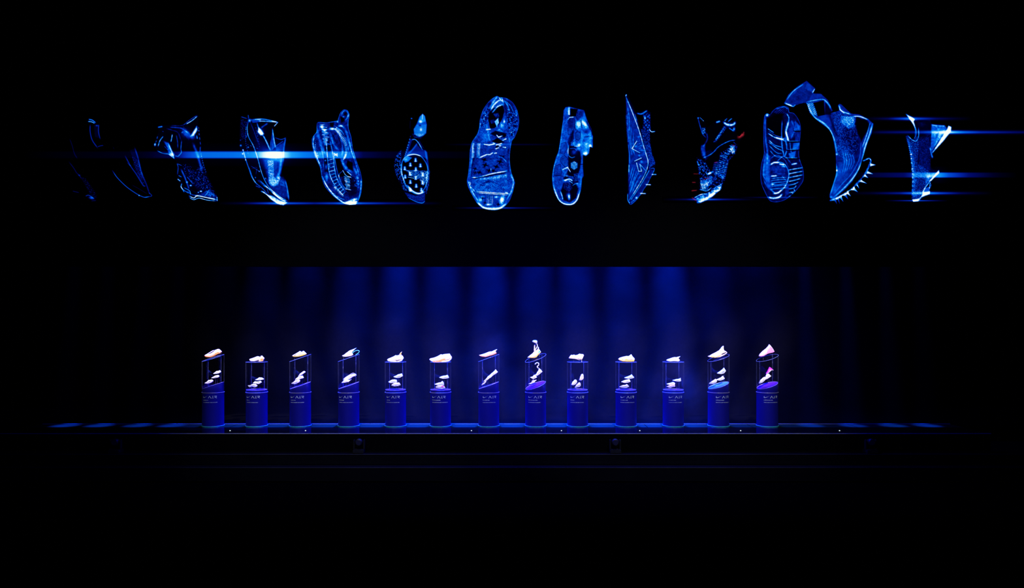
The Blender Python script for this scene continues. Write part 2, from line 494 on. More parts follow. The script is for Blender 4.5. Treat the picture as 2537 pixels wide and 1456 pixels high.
# ------------------------------------------------------------------ shoes
M_WHITE = principled('white_mesh_upper', (0.86, 0.82, 0.86), 0.55, var=0.05, scale=60, bump=0.1)
M_PEACH = principled('peach_white_upper', (0.95, 0.72, 0.68), 0.5, var=0.06, scale=40, bump=0.1)
M_PINKW = principled('pink_white_upper', (0.90, 0.68, 0.80), 0.5, var=0.05, scale=60, bump=0.1)
M_PINK = principled('pink_upper', (0.85, 0.22, 0.62), 0.5, var=0.1, scale=40)
M_MAG = principled('magenta_upper', (0.75, 0.03, 0.55), 0.5, var=0.1, scale=40)
M_ORANGE = principled('orange_foam_sole', (0.95, 0.25, 0.08), 0.5, var=0.12, scale=25)
M_YELLOW = principled('amber_sole', (0.95, 0.48, 0.08), 0.5, var=0.12, scale=25)
M_FOAM = principled('white_foam_sole', (0.80, 0.78, 0.84), 0.6, var=0.05, scale=40)
M_DARK = principled('dark_violet_print', (0.02, 0.01, 0.06), 0.6)
M_CYAN = principled('cyan_rubber', (0.10, 0.60, 0.75), 0.5, var=0.1)
M_GREY = principled('pale_blue_grey_print', (0.58, 0.66, 0.88), 0.5, var=0.1, scale=40)
M_LILAC = principled('lilac_white_print', (0.80, 0.77, 0.93), 0.5, var=0.1, scale=40)
M_STRIPE = principled('slate_blue_print', (0.22, 0.24, 0.42), 0.6, var=0.1)
M_PIN = acrylic('clear_stand', (0.7, 0.8, 1.0), f0=0.08, haze=0.10, rough=0.1)

ZO = {0: (480, 840, 6.068), 1: (480, 840, 6.068), 2: (700, 840, 6.067), 3: (700, 840, 6.067), 4: (940, 840, 6.065), 5: (940, 840, 6.065),
      6: (1170, 830, 5.824), 7: (1170, 830, 5.824), 8: (1390, 840, 6.067), 9: (1390, 840, 6.067), 10: (1620, 840, 6.067),
      11: (1620, 840, 6.067), 12: (1850, 840, 6.067)}

def plan(u):
    """half width of a shoe along its length, toe to heel, 1 = widest"""
    xs = [0, .03, .08, .16, .28, .40, .55, .70, .85, .94, .98, 1.0]
    ys = [.12, .38, .62, .85, 1.0, .97, .84, .76, .72, .60, .42, .15]
    return float(np.interp(u, xs, ys))

class Shoe:
    def __init__(self, i, top, bot, ang, dy=0.0, width=None, sole=.020, opening=(.58, .93), mu=None, ms=None, name='display_shoe'):
        ox, oy, s = ZO[i]
        self.i = i; self.y = DP+dy
        self.conv = lambda p: ((ox+p[0]/s-CX)*self.y/F, HC-(oy+p[1]/s-HZ)*self.y/F)
        T = [self.conv(p) for p in top]; B = [self.conv(p) for p in bot]
        ca, sa = math.cos(ang), math.sin(ang)
        self.rot = lambda p: (p[0]*ca+p[1]*sa, -p[0]*sa+p[1]*ca)
        self.inv = lambda p: (p[0]*ca-p[1]*sa, p[0]*sa+p[1]*ca)
        T = [self.rot(p) for p in T]; B = [self.rot(p) for p in B]
        def mono(P):
            out = [P[0]]
            for p in P[1:]:
                if p[0] > out[-1][0]+1e-4: out.append(p)
            return out
        T, B = mono(T), mono(B)
        x0 = min(T[0][0], B[0][0]); x1 = max(T[-1][0], B[-1][0])
        self.x0, self.x1 = x0, x1
        self.L = x1-x0
        self.W = (width or 0.185*self.L)
        self.tx, self.tz = zip(*T); self.bx, self.bz = zip(*B)
        self.sole = min(sole, .09*self.L)
        xc = [p for p in (T+B)]
        w = [self.inv(p) for p in xc]
        zb = min(q[1] for q in w); xm = sum(q[0] for q in w)/len(w)
        self.root = empty(name, (xm, self.y, zb))
        self.o = Vector((xm, self.y, zb))
        self.opening = opening
        self.build(mu or M_WHITE, ms or M_FOAM)
    def prof(self, u):
        x = self.x0+u*self.L
        zt = float(np.interp(x, self.tx, self.tz)); zb = float(np.interp(x, self.bx, self.bz))
        if zt < zb+.004: zt = zb+.004
        zm = zb+min(self.sole, .42*(zt-zb))
        return x, zt, zb, zm, self.W*plan(u)
    def world(self, x, y, z):
        p = self.inv((x, z))
        return Vector((p[0], self.y+y, p[1]))-self.o
    def surf_y(self, x, z):
        u = min(1, max(0, (x-self.x0)/self.L))
        _, zt, zb, zm, w = self.prof(u)
        if z <= zm: return w*1.03
        t = min(.995, max(0, (z-zm)/max(1e-5, zt-zm)))
        s = t**(1/.75)
        return w*max(.12, (1-s*s)**.4)
    def build(self, mu, ms):
        n, m = 26, 12
        V, Fc = [], []
        for a in range(n):
            u = a/(n-1)
            x, zt, zb, zm, w = self.prof(u)
            inside = self.opening and self.opening[0] < u < self.opening[1]
            for k in range(m+1):
                th = math.pi*k/m
                c, s = math.cos(th), math.sin(th)
                y = -w*math.copysign(abs(c)**.8, c)
                z = zm-.001+(zt-zm)*max(0, s)**.75
                if inside and 4 < k < m-4:
                    z -= (zt-zm)*.55
                V.append(self.world(x, y, z))
        for a in range(n-1):
            for k in range(m):
                p = a*(m+1)+k
                Fc.append((p, p+1, p+m+2, p+m+1))
        Fc.append(tuple(range(m+1))); Fc.append(tuple((n-1)*(m+1)+k for k in range(m, -1, -1)))
        for a in range(n-1):
            p = a*(m+1)
            Fc.append((p, p+m+1, p+2*m+1, p+m))
        self.upper = mesh('upper', V, Fc, mu, self.root, True)
        V, Fc = [], []
        for a in range(n):
            u = a/(n-1)
            x, zt, zb, zm, w = self.prof(u)
            ring = [(-w*1.03, zm), (-w*1.06, zb+.55*(zm-zb)), (-w*.97, zb+.12*(zm-zb)), (-w*.75, zb), (w*.75, zb), (w*.97, zb+.12*(zm-zb)), (w*1.06, zb+.55*(zm-zb)), (w*1.03, zm)]
            for y, z in ring:
                V.append(self.world(x, y, z))
        k8 = 8
        for a in range(n-1):
            for k in range(k8):
                k2 = (k+1) % k8
                Fc.append((a*k8+k, (a+1)*k8+k, (a+1)*k8+k2, a*k8+k2))
        Fc.append(tuple(range(k8))); Fc.append(tuple((n-1)*k8+k for k in range(k8-1, -1, -1)))
        self.solep = mesh('sole', V, Fc, ms, self.root, True)
    def local(self, p):
        return self.rot(self.conv(p))
    def decal(self, name, poly, mat, parent=None, lift=.0022):
        return self.decal_local(name, [self.local(p) for p in poly], mat, parent, lift)
    def decal_local(self, name, P, mat, parent=None, lift=.0022):
        """thin print following the near flank of the shoe"""
        me = bpy.data.meshes.new(name); bm = bmesh.new()
        f = bm.faces.new([bm.verts.new((p[0], 0, p[1])) for p in P])
        r = bmesh.ops.triangulate(bm, faces=[f])
        bmesh.ops.subdivide_edges(bm, edges=list(bm.edges), cuts=2, use_grid_fill=True)
        for v in bm.verts:
            v.co = self.world(v.co.x, -self.surf_y(v.co.x, v.co.z)-lift, v.co.z)
        bm.to_mesh(me); bm.free()
        return link_mesh(name, me, mat, parent or self.root)
    def slab(self, name, poly, half, mat, parent=None, y=0.0, bev=.35):
        """solid cut to an outline, rounded off towards both faces"""
        P = [self.local(p) for p in poly]
        if len(P) > 4:
            Q = catmull([P[-1]]+P+[P[0], P[1]], 3); P = [tuple(q) for q in Q[3:-3]]
        cx = sum(p[0] for p in P)/len(P); cz = sum(p[1] for p in P)/len(P)
        V, Fc = [], []
        lay = [(-half, .62), (-half*.6, .93), (0, 1.0), (half*.6, .93), (half, .62)]
        n = len(P)
        for yy, k in lay:
            for p in P:
                V.append(self.world(cx+(p[0]-cx)*k, y+yy, cz+(p[1]-cz)*k))
        for a in range(len(lay)-1):
            for k in range(n):
                Fc.append((a*n+k, a*n+(k+1) % n, (a+1)*n+(k+1) % n, (a+1)*n+k))
        Fc.append(tuple(range(n))); Fc.append(tuple((len(lay)-1)*n+k for k in range(n)))
        return mesh(name, V, Fc, mat, parent or self.root, True)
    def cord(self, name, pts, r, mat, parent=None, y=0.0, r_end=None):
        P = [self.world(*(self.local(p)[0], y, self.local(p)[1])) for p in pts]
        P = [Vector(tuple(q)) for q in catmull(P, 5)]
        return tube(name, P, r, mat, parent or self.root, 7, r_end)
    def cone(self, name, a, b, r, mat, parent=None, y=0.0):
        P = [self.world(*(self.local(p)[0], y, self.local(p)[1])) for p in (a, b)]
        return tube(name, P, r, mat, parent or self.root, 7, r*.2)
    def pin(self, us, zfun, r=.0020, name='stand_pin'):
        """thin clear posts from the sole down to the lid or disc below"""
        px, py = PIL_X[self.i], DP
        for u in us:
            x, zt, zb, zm, w = self.prof(u)
            q = self.world(x, 0, zb+.004)+self.o
            lx, ly = q.x-px, q.y-py
            d = math.hypot(lx, ly)
            if d > R*.93:
                lx *= R*.93/d; ly *= R*.93/d
            z0 = zfun(lx, ly)+.0005
            if q.z > z0+.002:
                a = Vector((px+lx, py+ly, z0))-self.o; b = q-self.o
                tube(name, [a, b], r, M_PIN, self.root, 6)

rad = math.radians
TOPS = {}
def top_shoe(i, top, bot, ang, **k):
    k.setdefault('dy', -.01); k.setdefault('mu', M_PEACH)
    s = Shoe(i, top, bot, rad(ang), **k)
    TOPS[i] = s
    return s

s = top_shoe(0, [(163, 240), (185, 228), (225, 205), (270, 175), (310, 155), (350, 145), (368, 135), (390, 155), (422, 185)],
    [(163, 245), (175, 262), (215, 272), (270, 272), (300, 262), (345, 240), (380, 222), (410, 215), (422, 190)], 15, ms=M_ORANGE, mu=M_PINKW)
s.decal('stripe', [(228, 214), (262, 200), (300, 178), (335, 155), (312, 186), (275, 210), (240, 218)], M_DARK)
s.decal('heel_patch', [(330, 212), (380, 190), (402, 208), (360, 226), (335, 236)], M_ORANGE)
s.pin((.2, .75), PED[0][1], .004)

s = top_shoe(1, [(836, 300), (850, 292), (890, 280), (930, 265), (960, 252), (978, 247), (986, 264), (1000, 266), (1010, 246), (1020, 235), (1040, 262), (1062, 280)],
    [(838, 303), (850, 318), (862, 330), (900, 334), (950, 330), (990, 336), (1020, 336), (1047, 332), (1062, 290)], 8, ms=M_PINKW)
s.decal('heel_patch', [(1015, 290), (1058, 285), (1052, 325), (1010, 325)], M_ORANGE)
s.decal('arch_print', [(930, 325), (985, 308), (1000, 322), (960, 334)], M_DARK)

s = top_shoe(2, [(145, 245), (165, 232), (200, 215), (240, 190), (270, 167), (278, 183), (300, 183), (310, 165), (335, 190), (362, 216)],
    [(148, 252), (175, 265), (220, 266), (270, 259), (320, 246), (350, 235), (362, 221)], 8, ms=M_YELLOW)
s.decal('stripe', [(184, 243), (210, 222), (243, 203), (215, 226), (195, 246)], M_DARK)
s.pin((.15, .82), PED[2][1], .004)

s = top_shoe(3, [(895, 245), (920, 235), (950, 210), (990, 182), (1020, 178), (1050, 205), (1062, 232)],
    [(898, 250), (925, 262), (960, 264), (1000, 259), (1040, 250), (1062, 238)], 8, ms=M_PINKW, opening=None)
s.slab('spire', [(975, 200), (1000, 174), (1055, 152), (1110, 130), (1106, 140), (1062, 185), (1035, 216), (1000, 225)], .022, M_WHITE)
s.cord('heel_loop', [(1045, 215), (1068, 192), (1095, 176), (1125, 168), (1150, 176), (1152, 192), (1132, 214), (1100, 236)], .0065, M_CYAN)
s.pin((.12, .9), PED[3][1], .004)

s = top_shoe(4, [(116, 305), (130, 292), (165, 278), (210, 258), (250, 235), (300, 225), (330, 230), (350, 250), (366, 280)],
    [(118, 316), (140, 333), (180, 339), (240, 341), (300, 341), (340, 330), (366, 286)], 8, mu=M_PINKW, ms=M_FOAM)
s.slab('heel_tab', [(298, 230), (318, 202), (336, 187), (341, 193), (330, 215), (332, 238)], .016, M_YELLOW)
s.decal('check_logo', [(255, 304), (252, 318), (262, 327), (280, 322), (324, 299), (282, 313), (264, 315)], M_DARK)

s = top_shoe(5, [(750, 298), (765, 286), (820, 275), (870, 255), (920, 228), (970, 212), (1020, 207), (1060, 205), (1066, 240), (1087, 258)],
    [(753, 308), (775, 328), (810, 342), (870, 344), (930, 344), (1000, 343), (1050, 335), (1075, 315), (1087, 285)], 8, sole=.026)
s.decal('side_flash', [(808, 322), (815, 340), (860, 342), (930, 334), (984, 312), (1000, 287), (960, 292), (905, 312), (860, 322)], M_ORANGE)
s.decal('side_flash', [(820, 300), (890, 285), (960, 250), (900, 300), (850, 312)], M_LILAC)

s = top_shoe(6, [(99, 286), (130, 277), (180, 261), (240, 239), (300, 222), (325, 218), (344, 240)],
    [(101, 292), (120, 305), (150, 313), (200, 316), (250, 300), (300, 288), (345, 268)], 17, ms=M_ORANGE, opening=(.72, .95))
s.slab('tail', [(290, 232), (325, 214), (359, 203), (345, 226), (332, 248), (342, 268), (310, 262)], .024, M_WHITE)
for k, q in enumerate([(128, 304), (148, 312), (168, 314), (188, 314)]):
    s.cone('spike', q, (q[0]-2, q[1]+12), .006, M_ORANGE, s.solep, (-.02, .02)[k % 2])
s.cone('heel_spike', (278, 296), (300, 322), .007, M_PINK, s.solep)
s.pin((.25, .9), PED[6][1], .004)

s = top_shoe(7, [(797, 318), (830, 290), (868, 262), (890, 232), (925, 205), (950, 188), (975, 212), (989, 240)],
    [(799, 324), (850, 330), (900, 328), (930, 318), (945, 295), (970, 270), (988, 250)], 30, ms=M_YELLOW, opening=(.75, .95))
s.slab('ankle_cuff', [(866, 88), (880, 74), (905, 70), (935, 78), (941, 108), (928, 126), (900, 112), (876, 104)], .045, M_WHITE)
s.cord('ankle_strap', [(925, 118), (938, 142), (936, 165), (918, 195), (900, 228)], .009, M_WHITE, None, -.02)
s.cord('ankle_strap', [(915, 118), (902, 150), (900, 185), (898, 222), (905, 245)], .011, M_WHITE, None, .02)
s.slab('heel_fin', [(940, 205), (952, 165), (962, 178), (966, 205)], .012, M_LILAC)
s.decal('heel_patch', [(955, 225), (978, 222), (984, 244), (955, 262)], M_CYAN)
s.decal('dark_strap', [(893, 222), (905, 200), (935, 178), (930, 200), (905, 232)], M_DARK)
s.pin((.3, .85), PED[7][1], .0045)

s = top_shoe(8, [(116, 280), (135, 250), (155, 231), (170, 238), (195, 229), (215, 240), (250, 232), (275, 215), (300, 211), (335, 224), (343, 240)],
    [(119, 288), (150, 290), (190, 292), (230, 300), (265, 314), (295, 318), (318, 300), (338, 250)], 0, mu=M_PINKW, ms=M_PINKW, sole=.012, opening=(.75, .92))
s.slab('heel_blade', [(285, 300), (300, 326), (306, 338), (316, 338), (315, 310), (324, 280), (300, 280)], .014, M_WHITE)
s.decal('check_logo', [(252, 292), (258, 303), (280, 312), (300, 312), (303, 296), (290, 304), (270, 302)], M_DARK)
s.pin((.3,), PED[8][1], .003)

s = top_shoe(9, [(860, 295), (880, 278), (930, 262), (980, 252), (1020, 245), (1045, 225), (1058, 207), (1066, 245), (1087, 265), (1106, 290)],
    [(863, 303), (880, 320), (920, 335), (980, 338), (1050, 338), (1095, 336), (1106, 303)], 3, ms=M_YELLOW, sole=.026)
for q in ([(900, 296), (925, 288), (930, 305), (905, 312)], [(955, 300), (990, 292), (998, 308), (960, 318)], [(1020, 312), (1040, 306), (1045, 328), (1022, 330)], [(1065, 315), (1092, 310), (1092, 330), (1068, 332)]):
    s.decal('amber_window', q, M_YELLOW)

s = top_shoe(10, [(187, 312), (210, 298), (250, 285), (300, 268), (320, 262), (348, 268), (366, 280), (389, 310)],
    [(189, 318), (215, 331), (240, 336), (290, 330), (330, 332), (365, 336), (389, 322)], 4)
s.slab('heel_fork', [(338, 272), (366, 264), (396, 256), (386, 270), (373, 288), (350, 288)], .018, M_WHITE)

s = top_shoe(11, [(830, 247), (880, 220), (930, 195), (970, 170), (1000, 160), (1045, 158), (1065, 170), (1097, 192)],
    [(812, 260), (850, 275), (900, 280), (980, 272), (1040, 245), (1080, 220), (1098, 202)], 18, ms=M_PINKW, sole=.024, opening=(.8, .95))
s.slab('tongue', [(980, 172), (1002, 142), (1020, 114), (1046, 99), (1046, 138), (1055, 172), (1020, 185)], .030, M_WHITE)
s.decal('amber_band', [(845, 252), (900, 262), (965, 252), (1000, 238), (975, 262), (905, 274), (850, 270)], M_YELLOW)
s.decal('heel_slot', [(1003, 222), (1030, 205), (1076, 192), (1080, 200), (1045, 220), (1012, 232)], M_DARK)
s.pin((.3, .8), PED[11][1], .0045)

s = top_shoe(12, [(182, 245), (200, 215), (240, 175), (290, 135), (320, 100), (335, 71), (362, 95), (386, 130), (393, 165)],
    [(185, 258), (205, 265), (240, 255), (270, 237), (300, 220), (345, 207), (388, 200)], 30, mu=M_PINKW, ms=M_PINK, sole=.014, opening=None)
s.decal('pink_flank', [(300, 160), (350, 110), (380, 140), (384, 185), (340, 195), (290, 205)], M_PINK)
for a, b in (((240, 255), (248, 270)), ((262, 243), (272, 258)), ((290, 226), (300, 240)), ((345, 207), (360, 226)), ((375, 201), (388, 218))):
    s.cone('stud', a, b, .008, M_PINK, s.solep)
s.pin((.25, .85), PED[12][1], .0045)

TOP_LABEL = [
    'white running shoe with orange sole and dark side stripe on a slanted glass lid',
    'white football boot with notched collar and pinkish heel on a level lid',
    'white running shoe with two collar peaks and a yellow-orange sole',
    'white shoe with a long rear spire and a cyan heel loop',
    'rounded pale pink shoe with dark check logo and orange heel tab',
    'bulky white high-backed trainer with an orange side flash',
    'low slender track spike with orange studs and a pointed tail',
    'white boot with a tall ankle strap and cuff above it',
    'pale pink shoe standing on a thin blade heel with dark check logo',
    'white fin-backed trainer with amber sole windows',
    'small white shoe with a forked heel on a level lid',
    'white rocker-soled shoe with tall tongue, amber band and slotted heel',
    'steeply tilted pink and white studded boot']
for i, s in TOPS.items():
    tag(s.root, TOP_LABEL[i], 'shoe', 'shoes displayed on top of the pedestals')

# ------------------------------------------------------------------ small prototypes inside the glass cases
def a_(*p): return list(p)
INNER = {
 0: [(20, [(292, 515), (320, 495), (345, 475), (375, 470), (395, 462), (412, 490)], [(295, 522), (330, 520), (365, 515), (400, 502), (412, 494)], 'W'),
     (20, [(262, 580), (300, 560), (330, 540), (365, 533), (385, 550)], [(265, 586), (300, 585), (340, 580), (375, 570), (385, 560)], 'W'),
     (20, [(163, 655), (200, 635), (225, 610), (265, 600), (292, 620)], [(165, 661), (215, 668), (260, 655), (290, 632)], 'W')],
 1: [(5, [(925, 605), (960, 590), (985, 572), (1020, 572), (1057, 595)], [(928, 612), (960, 616), (1000, 616), (1040, 608), (1057, 602)], 'L'),
     (5, [(888, 655), (920, 632), (960, 634), (1000, 622), (1022, 640)], [(890, 662), (940, 666), (985, 672), (1020, 650)], 'W'),
     (5, [(815, 693), (850, 690), (890, 668), (925, 666), (958, 690)], [(820, 702), (848, 722), (880, 707), (920, 724), (950, 714), (958, 697)], 'W')],
 2: [(35, [(235, 550), (270, 510), (310, 480), (320, 472), (345, 488)], [(240, 557), (290, 537), (325, 512), (345, 496)], 'P'),
     (25, [(190, 602), (220, 572), (260, 545), (305, 545), (315, 575)], [(195, 610), (240, 607), (290, 592), (316, 582)], 'W'),
     (20, [(133, 660), (165, 640), (195, 612), (240, 600), (265, 615)], [(136, 668), (190, 673), (230, 657), (260, 642), (266, 622)], 'L')],
 3: [(25, [(915, 612), (960, 575), (1010, 535), (1060, 520), (1102, 520)], [(917, 625), (960, 612), (1020, 595), (1060, 562), (1102, 548)], 'W'),
     (20, [(888, 650), (920, 622), (960, 605), (1012, 608)], [(890, 659), (940, 652), (985, 640), (1014, 622)], 'W')],
 4: [(12, [(212, 560), (250, 545), (290, 520), (335, 508), (352, 545)], [(215, 570), (260, 579), (310, 576), (352, 554)], 'G'),
     (5, [(135, 635), (180, 610), (220, 597), (255, 605), (267, 630)], [(138, 648), (180, 660), (230, 652), (267, 640)], 'G'),
     (10, [(180, 685), (210, 660), (260, 642), (300, 648), (318, 680)], [(185, 698), (230, 707), (280, 702), (317, 690)], 'L')],
 5: [(5, [(898, 570), (940, 552), (990, 540), (1025, 530), (1046, 570)], [(900, 578), (950, 592), (1010, 591), (1045, 580)], 'G'),
     (5, [(828, 670), (870, 655), (920, 640), (945, 618), (968, 648), (973, 680)], [(830, 680), (880, 696), (930, 696), (973, 688)], 'G'),
     (0, [(842, 712), (880, 700), (930, 688), (970, 695), (989, 725)], [(845, 725), (900, 738), (960, 742), (988, 735)], 'W')],
 6: [(42, [(215, 600), (250, 575), (290, 535), (335, 490), (348, 520)], [(222, 612), (265, 607), (310, 575), (355, 545)], 'W'),
     (42, [(160, 665), (200, 625), (235, 585), (272, 588)], [(165, 673), (210, 652), (240, 628), (275, 605)], 'L'),
     (42, [(130, 716), (165, 680), (195, 658)], [(136, 722), (175, 706), (202, 672)], 'W')],
 7: [(40, [(890, 580), (920, 560), (945, 510), (960, 470), (985, 490), (1002, 525)], [(895, 590), (940, 582), (970, 562), (1002, 536)], 'L'),
     (5, [(833, 605), (870, 595), (895, 562), (915, 585), (932, 600)], [(838, 612), (880, 633), (920, 617), (934, 606)], 'W'),
     (30, [(810, 700), (850, 680), (880, 655), (922, 640)], [(812, 708), (850, 706), (890, 678), (926, 652)], 'W')],
 8: [(70, [(275, 605), (285, 565), (294, 532), (312, 522)], [(290, 622), (318, 612), (338, 585), (338, 540), (330, 524)], 'P'),
     (60, [(155, 675), (170, 640), (193, 610), (215, 604)], [(170, 694), (195, 688), (225, 668), (241, 640), (232, 612)], 'W'),
     (45, [(207, 718), (228, 685), (250, 652), (278, 645)], [(215, 736), (245, 720), (285, 712), (297, 692), (292, 660)], 'L')],
 9: [(8, [(952, 575), (990, 560), (1030, 545), (1062, 520), (1078, 548), (1096, 565)], [(955, 585), (1000, 591), (1050, 593), (1095, 580)], 'G'),
     (8, [(905, 635), (950, 615), (1000, 600), (1025, 594), (1042, 625)], [(908, 646), (950, 656), (1000, 653), (1042, 640)], 'W'),
     (5, [(876, 710), (920, 690), (960, 683), (990, 666), (1020, 700)], [(879, 720), (930, 731), (980, 731), (1020, 714)], 'L')],
 10: [(5, [(280, 615), (330, 600), (370, 592), (403, 578), (408, 612)], [(283, 622), (340, 632), (380, 636), (406, 628)], 'G'),
     (8, [(192, 668), (240, 655), (290, 638), (318, 655)], [(195, 678), (250, 690), (318, 672)], 'W'),
     (5, [(190, 708), (230, 690), (270, 672), (312, 668), (320, 700)], [(192, 716), (240, 733), (280, 717), (319, 712)], 'P')],
 11: [(15, [(955, 503), (990, 480), (1030, 445), (1053, 414), (1062, 445), (1077, 460)], [(950, 515), (1000, 523), (1050, 512), (1076, 482)], 'G'),
     (15, [(930, 605), (970, 590), (1010, 570), (1036, 543), (1046, 570), (1062, 580)], [(935, 615), (990, 621), (1040, 607), (1060, 592)], 'W'),
     (18, [(828, 660), (870, 630), (905, 605), (926, 588), (946, 620)], [(831, 669), (890, 671), (930, 652), (946, 632)], 'W')],
 12: [(40, [(285, 515), (305, 490), (325, 445), (338, 411), (362, 425), (396, 458)], [(292, 522), (330, 500), (375, 462), (397, 468)], 'M'),
     (42, [(270, 600), (282, 555), (296, 514), (322, 510), (346, 530), (363, 548)], [(275, 612), (302, 596), (340, 572), (364, 556)], 'W'),
     (45, [(184, 655), (205, 610), (240, 575), (266, 561), (277, 588)], [(188, 668), (220, 656), (265, 622), (278, 602)], 'W')],
}
IM = {'W': (M_WHITE, M_FOAM), 'L': (M_LILAC, M_FOAM), 'P': (M_PINKW, M_LILAC), 'G': (M_GREY, M_FOAM), 'M': (M_MAG, M_LILAC)}
IN = {}
HOW = {3: ['uppermost', 'middle', 'lowest'], 2: ['upper', 'lower']}
COLN = {'W': 'white', 'L': 'lilac-white', 'P': 'pinkish white', 'G': 'blue-grey', 'M': 'magenta'}
DYS = (.055, .0, -.055)
for i, lst in INNER.items():
    for k, (ang, tp, bt, mk) in enumerate(lst):
        s = Shoe(i, tp, bt, rad(ang), dy=DYS[k], mu=IM[mk][0], ms=IM[mk][1], name='prototype_shoe', sole=.010)
        s.pin((.5,), PED[i][2], .0014)
        IN[(i, k)] = s
        # a dark swept print along the flank
        rn = random.Random(100*i+k)
        P0, P1 = [], []
        for q in range(5):
            u = .22+.14*q
            x, zt, zb, zm, w = s.prof(u)
            f = .30+.12*math.sin(q*1.1+rn.uniform(0, 3))
            hgt = (.04, .08, .11, .07, .03)[q]
            P0.append((x, zm+(zt-zm)*f)); P1.append((x, zm+(zt-zm)*(f+hgt)))
        s.decal_local('flank_print', P0+P1[::-1], M_STRIPE if mk != 'M' else M_LILAC)
        tag(s.root, '%s %s prototype shoe in the case under the %s' % (HOW[len(lst)][k], COLN[mk], SHOE_NAME[i]), 'shoe', 'small prototype shoes inside the glass cases')
# the pieces that stand out on some prototypes
s = IN[(3, 0)]
for off in (0, 14, 28):
    s.cord('lattice_strand', [(925, 605-off*.4), (970, 572-off*.5), (1015, 540-off*.3), (1060, 535-off), (1100, 530-off*.4)], .0028, M_WHITE, None, -.028)
s.cord('lattice_strand', [(1020, 590), (1040, 560), (1075, 548), (1102, 560)], .0030, M_WHITE, None, -.02)
IN[(3, 1)].cord('lattice_strand', [(970, 620), (990, 640), (1010, 622), (1040, 600)], .003, M_WHITE, None, -.02)
s = IN[(7, 0)]
s.cord('ankle_strap', [(958, 480), (936, 456), (958, 432), (956, 405), (930, 398), (904, 422)], .009, M_LILAC)
IN[(7, 2)].cord('strap', [(858, 680), (870, 650), (895, 648), (902, 668), (880, 690)], .0045, M_WHITE, None, -.02)
s = IN[(6, 0)]
s.cord('side_prong', [(285, 572), (315, 556), (355, 556)], .005, M_WHITE, None, -.01, .002)
s.cord('side_prong', [(300, 545), (325, 522), (347, 516)], .005, M_WHITE, None, -.01, .002)
IN[(6, 2)].cone('toe_spike', (165, 690), (131, 722), .006, M_WHITE)
s = IN[(10, 0)]
s.cord('heel_fork', [(370, 600), (390, 592), (404, 578)], .004, M_GREY, None, -.01, .002)
for (i, k), pts in {(9, 0): [(985, 585), (1012, 585), (1040, 580)], (9, 1): [(925, 648), (955, 648), (985, 645), (1012, 640)], (9, 2): [(900, 722), (930, 722), (960, 720), (988, 715)]}.items():
    for q in pts:
        IN[(i, k)].decal('rib', [(q[0]-5, q[1]-22), (q[0], q[1]-24), (q[0]+10, q[1]), (q[0]+4, q[1]+2)], M_GREY)
IN[(5, 2)].decal('violet_patch', [(930, 700), (965, 697), (970, 715), (935, 720)], M_MAG)
IN[(4, 2)].decal('violet_patch', [(262, 660), (290, 655), (300, 680), (275, 690)], M_LILAC)
# ------------------------------------------------------------------ hanging LED screen
M_LED = principled('black_led_face', (0.0008, 0.0008, 0.0012), 0.8, spec=0.02, var=0.3, scale=1.5)
ZB = PZ(659, DS)
scr = empty('led_screen', (0, DS, ZB))
tag(scr, 'wide black LED screen hung above the pedestals showing glowing blue glass shoes', 'screen')
X0S, X1S, ZTS = PX(-120, DS), PX(2660, DS), PZ(-190, DS)
box('screen_panel', X0S, X1S, 0.0, 0.10, 0.0, ZTS-ZB, M_LED, scr)
box('bottom_rail', X0S, X1S, 0.101, 0.16, 0.0, 0.06, M_BLACK, scr)

def picture_material():
    m = bpy.data.materials.new('led_picture')
    nt, N, L = nodes_of(m)
    N.remove(N['Principled BSDF'])
    at = N.new('ShaderNodeVertexColor'); at.layer_name = 'Col'
    em = N.new('ShaderNodeEmission'); em.inputs['Strength'].default_value = 1.0
    L.new(at.outputs['Color'], em.inputs['Color'])
    L.new(em.outputs[0], N['Material Output'].inputs['Surface'])
    m.cycles.emission_sampling = 'NONE'
    return m
M_PIC = picture_material()

# brightness of a picture point -> colour (display values, then made linear)
RT = [0, .10, .22, .36, .52, .68, .82, .95, 1.15, 1.4]
RC = np.array([[0, 0, 0], [0, 0, 34], [0, 8, 98], [0, 38, 168], [0, 80, 218], [2, 125, 240], [30, 165, 248], [110, 212, 255], [215, 244, 252], [250, 255, 246]])/255.0
def ramp(I):
    c = np.stack([np.interp(I, RT, RC[:, k]) for k in range(3)], -1)
    return np.where(c <= .04045, c/12.92, ((c+.055)/1.055)**2.4)

